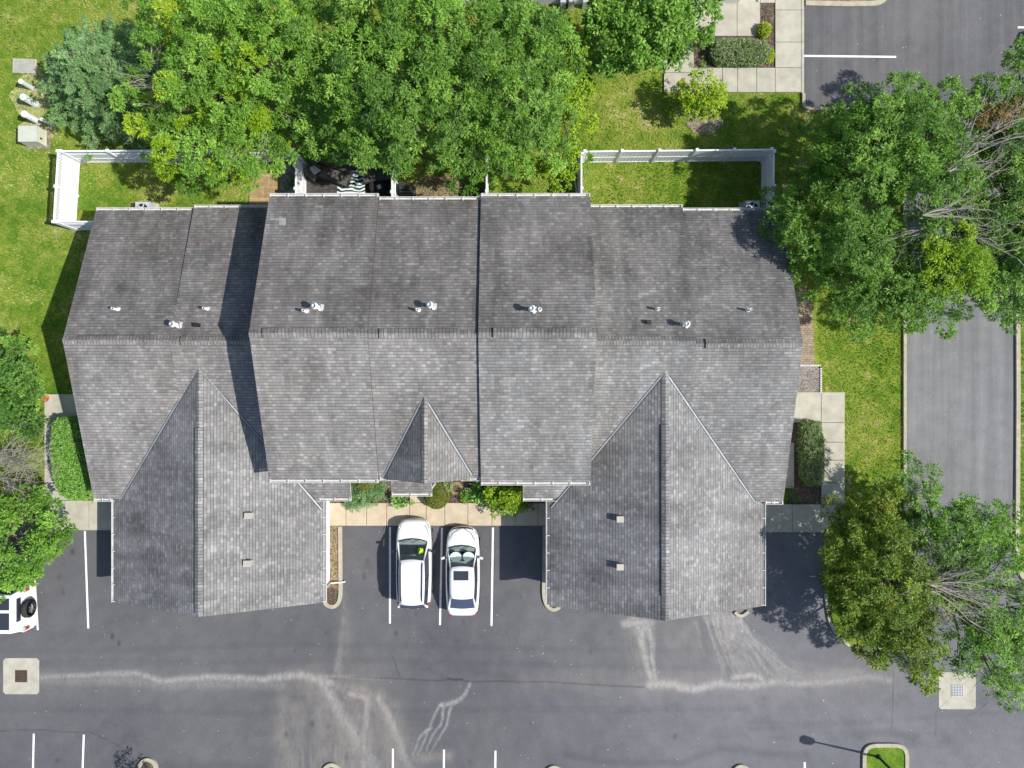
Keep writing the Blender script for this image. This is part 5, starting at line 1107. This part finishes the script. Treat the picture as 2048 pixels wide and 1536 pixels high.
b.tube([P(-15, 930, 0), P(-15, 930, 1.7)], .06, 'bark', 6); tag(b.build('bare_shrub'), 'leafless grey twiggy shrub at the left edge', 'shrub')
tree('island_sapling', 'small dark sapling on the kerbed island at the bottom left', 'tree', (297, 1560), [(300, 1590, 2.0, 26)], 'deep', 151, .7, nl=12, trunk=.04)
# spruce
c = P(250, 188); t = thing('spruce_tree', 'blue-green spruce at the left end of the rear tree row', 'tree', (c.x, c.y, 0)); r = np.random.default_rng(5); C = []; O = []; T_ = []
b = MB(); b.tube([c, c + Vector((0, 0, 4.7))], [.14, .03], 'bark', 8); b.build('trunk', t); b = MB(); hz = .7; k = 0
while hz < 4.7:
    Rm = 3.9 * (1 - hz / 5.0) ** .7 + .15; nb_ = int(6 + 5 * (1 - hz / 5.0))
    for j in range(nb_):
        a_ = k * 2.4 + r.uniform(-.3, .3); k += 1; L_ = Rm * r.uniform(.7, 1.12); d_ = np.array([math.cos(a_), math.sin(a_), r.uniform(.0, .2)]); e = np.array(c) + [0, 0, hz]
        b.tube([Vector(e), Vector(e + d_ * L_)], [.03, .008], 'bark', 4, False)
        m_ = int(L_ * 11); s_ = r.uniform(.12, 1.0, m_); perp = np.array([-d_[1], d_[0], 0])
        w_ = (1.08 - s_) * L_ * .36; pts = e + d_ * (s_ * L_)[:, None] + perp * (r.uniform(-1, 1, m_) * w_)[:, None] + np.array([0, 0, 1]) * (-.12 * s_ ** 2 + r.normal(0, .04, m_))[:, None]
        C.append(pts); O.append(np.tile(d_ * .9 + [0, 0, .15], (m_, 1))); T_.append(np.full(m_, .45 + r.normal(0, .12)))
    hz += .27
b.build('branches', t); leaf_mesh('crown', 'spruce', np.concatenate(C), np.concatenate(O), 30, .15, .16, .036, np.concatenate(T_), t, droop=.05, flat=.5, seed=9)

# hedges and shrubs: clipped or loose bodies covered in leaves
def clipped(name, label, cat, poly, h, mat, seed, dens=60, nl=8, ll=.1, lw=.06, group=None, rnd=.25, tint=.6):
    r = np.random.default_rng(seed); a = np.array(poly, float); x0, y0 = a.min(0); x1, y1 = a.max(0); cx, cy = a.mean(0)
    k = (H - h) / H; base_ = P((x0 + x1) / 2, (y0 + y1) / 2, h); t = thing(name, label, cat, (base_.x, base_.y, 0), 0, group)
    n = int((x1 - x0) * (y1 - y0) / S / S * dens); xx = r.uniform(x0, x1, n); yy = r.uniform(y0, y1, n); kp = inside(xx, yy, [tuple(q) for q in poly]); xx, yy = xx[kp], yy[kp]
    # distance to edge
    dm = np.full(len(xx), 1e9)
    for i in range(len(a)):
        p, q = a[i], a[(i + 1) % len(a)]; dx, dy = q - p; u = np.clip(((xx - p[0]) * dx + (yy - p[1]) * dy) / (dx * dx + dy * dy), 0, 1); dm = np.minimum(dm, np.hypot(xx - p[0] - u * dx, yy - p[1] - u * dy))
    e = np.clip(dm / S / rnd, 0, 1); z = h - rnd * (1 - np.sqrt(1 - (1 - e) ** 2)) + r.normal(0, .02, len(xx))
    top = np.stack([(xx - 1024) / S * k, (768 - yy) / S * k, z], -1); O_ = np.tile([[0, 0, 1.]], (len(top), 1))
    side = []; so_ = []
    for i in range(len(a)):
        p, q = a[i], a[(i + 1) % len(a)]; L_ = np.hypot(*(q - p)) / S; m_ = int(L_ * h * dens * .8); u = r.uniform(0, 1, m_); pp = p + (q - p) * u[:, None]; nn = np.array([(q - p)[1], -(q - p)[0]]); nn = nn / np.hypot(*nn)
        if np.dot(nn, p - np.array([cx, cy])) < 0: nn = -nn
        side.append(np.stack([(pp[:, 0] - 1024) / S * k, (768 - pp[:, 1]) / S * k, r.uniform(.05, h - rnd * .6, m_)], -1)); so_.append(np.tile([[nn[0], -nn[1], .2]], (m_, 1)))
    C = np.concatenate([top] + side); O_ = np.concatenate([O_] + so_)
    leaf_mesh('foliage', mat, C, O_, nl, .07, ll, lw, np.clip(tint + r.normal(0, .16, len(C)), 0, 1), t, droop=.1, flat=.8, seed=seed)
    b = MB(); m_ = Vector((cx, cy, 0)); pol = [P(*(np.array([cx, cy]) + (q - np.array([cx, cy])) * .9), h) for q in a]
    b.prism([(q.x, q.y) for q in pol], .02, h - rnd * .5, 'bark'); b.build('branches', t)
    return t
clipped('hedge', 'long clipped green hedge beside the left end wall', 'hedge', [(104, 848), (112, 840), (140, 838), (152, 850), (165, 900), (176, 960), (178, 985), (168, 997), (135, 997), (118, 988), (106, 960), (100, 900)], 1.35, 'hedge', 201, 120, 8, .13, .06)
clipped('hedge', 'grey-green clipped hedge in the upper right bed', 'hedge', [(1430, 82), (1442, 77), (1500, 77), (1535, 80), (1541, 95), (1535, 115), (1500, 121), (1440, 119), (1427, 105)], .8, 'greyhedge', 202, 110, 8, .11, .045)
clipped('hedge', 'narrow mottled hedge in the bed beside the right end wall', 'hedge', [(1610, 850), (1618, 845), (1642, 846), (1648, 880), (1650, 950), (1644, 968), (1622, 970), (1611, 955), (1608, 900)], .8, 'greyhedge', 203, 110, 8, .11, .05, tint=.6)
def ball(name, label, cat, cx, cy, r_, h, mat, seed, dens=120, nl=8, ll=.07, lw=.03, group=None, sx=1, tint=.45):
    pts = [(cx + r_ * sx * math.cos(a_), cy + r_ * math.sin(a_)) for a_ in [i * math.pi / 10 for i in range(20)]]
    return clipped(name, label, cat, pts, h, mat, seed, dens, nl, ll, lw, group, rnd=min(h * .8, r_ / S * .95), tint=tint)
ball('ball_shrub', 'tight round moss green ball shrub beside the porch roof', 'shrub', 871, 996, 23, 1.0, 'moss', 211, 420, 8, .05, .025)
ball('ball_shrub', 'round moss green ball shrub half hidden under the eave left of the porch', 'shrub', 727, 968, 18, 1.0, 'moss', 212, 300, 8, .05, .025)
ball('shrub', 'yellow shrub in the strip beside the pavement at the top', 'shrub', 1532, 54, 11, .6, 'yellow', 213, 150, 9, .1, .05, 'yellow shrubs in the upper right bed', 1, .8)
ball('shrub', 'yellow shrub tucked against the right end of the grey-green hedge', 'shrub', 1542, 106, 10, .55, 'yellow', 214, 150, 9, .1, .05, 'yellow shrubs in the upper right bed', .7, .8)
def loose(name, label, blobs, base, mat, seed, **kw): return tree(name, label, 'shrub', base, blobs, mat, seed, **kw)
KW = dict(twig=False, trunk=.03, clump=.24, spray=.13)
loose('shrub', 'feathery grey-green juniper spreading over the path left of the porch', [(730, 985, .5, 30, .4), (715, 995, .45, 22, .4), (755, 975, .5, 20, .4), (700, 1005, .35, 12, .4)], (735, 985), 'spruce', 221, dens=1.2, nl=20, ll=.13, lw=.02, **KW)
loose('shrub', 'low leafy shrub in front of the porch roof, left of the walk', [(795, 998, .4, 14, .5), (812, 996, .4, 11, .5)], (800, 996), 'hedge', 222, dens=.9, nl=8, ll=.14, lw=.07, **KW)
loose('perennial_plant', 'small silver-green plant between the ball shrub and the hose', [(891, 972, .3, 10, .5)], (891, 972), 'greyhedge', 223, nl=9, ll=.16, lw=.07, light=.2, **KW)
loose('perennial_plant', 'small plant growing through the white ring', [(934, 988, .3, 9, .5), (930, 996, .25, 7, .5)], (934, 988), 'bright', 224, nl=8, ll=.13, lw=.06, **KW)
loose('perennial_plant', 'dark leafy hosta left of the large light green shrub', [(962, 984, .35, 17, .5), (975, 995, .3, 11, .5)], (964, 985), 'hedge', 225, nl=9, ll=.2, lw=.1, **KW)
loose('shrub', 'large light green shrub spilling over the front pavement', [(1005, 985, 1.1, 28, .6), (1025, 995, 1.1, 26, .6), (1000, 1005, .9, 20, .6), (1040, 1010, .8, 14, .6), (1015, 970, 1.0, 20, .6)], (1012, 985), 'yellow', 226, dens=1.2, nl=12, ll=.15, lw=.07, light=-.25, **KW)
loose('shrub', 'low dark shrub in the shade beside the right garage', [(1062, 1000, .5, 13, .6), (1050, 998, .5, 10, .6)], (1060, 998), 'deep', 227, nl=12, ll=.1, lw=.04, **KW)
loose('shrub', 'sprawling shrub at the left end of the upper right bed', [(1400, 75, .6, 16, .6), (1415, 68, .6, 12, .6), (1398, 90, .5, 12, .6)], (1402, 80), 'bright', 228, nl=10, ll=.12, lw=.06, **KW)
loose('shrub', 'bright yellow-green tuft at the foot of the long clipped hedge', [(178, 985, .5, 9, .6), (183, 978, .4, 7, .6)], (180, 990), 'yellow', 229, nl=12, ll=.16, lw=.03, **KW)
loose('perennial_plant', 'tiny green plant in the gravel bed beside the white partition', [(583, 365, .25, 9, .5)], (583, 365), 'deep', 230, nl=9, ll=.12, lw=.05, **KW)
loose('perennial_plant', 'low sprouts along the lower edge of the upper right bed', [(1398, 128, .2, 9, .4)], (1398, 128), 'hedge', 231, nl=8, ll=.1, lw=.04, **KW)
loose('shrub', 'low dark shrub at the lower end of the right side bed', [(1583, 990, .4, 12, .5)], (1583, 992), 'deep', 232, nl=8, ll=.1, lw=.04, **KW)
for ob in bpy.data.objects:
    if '_o' in ob: del ob['_o']
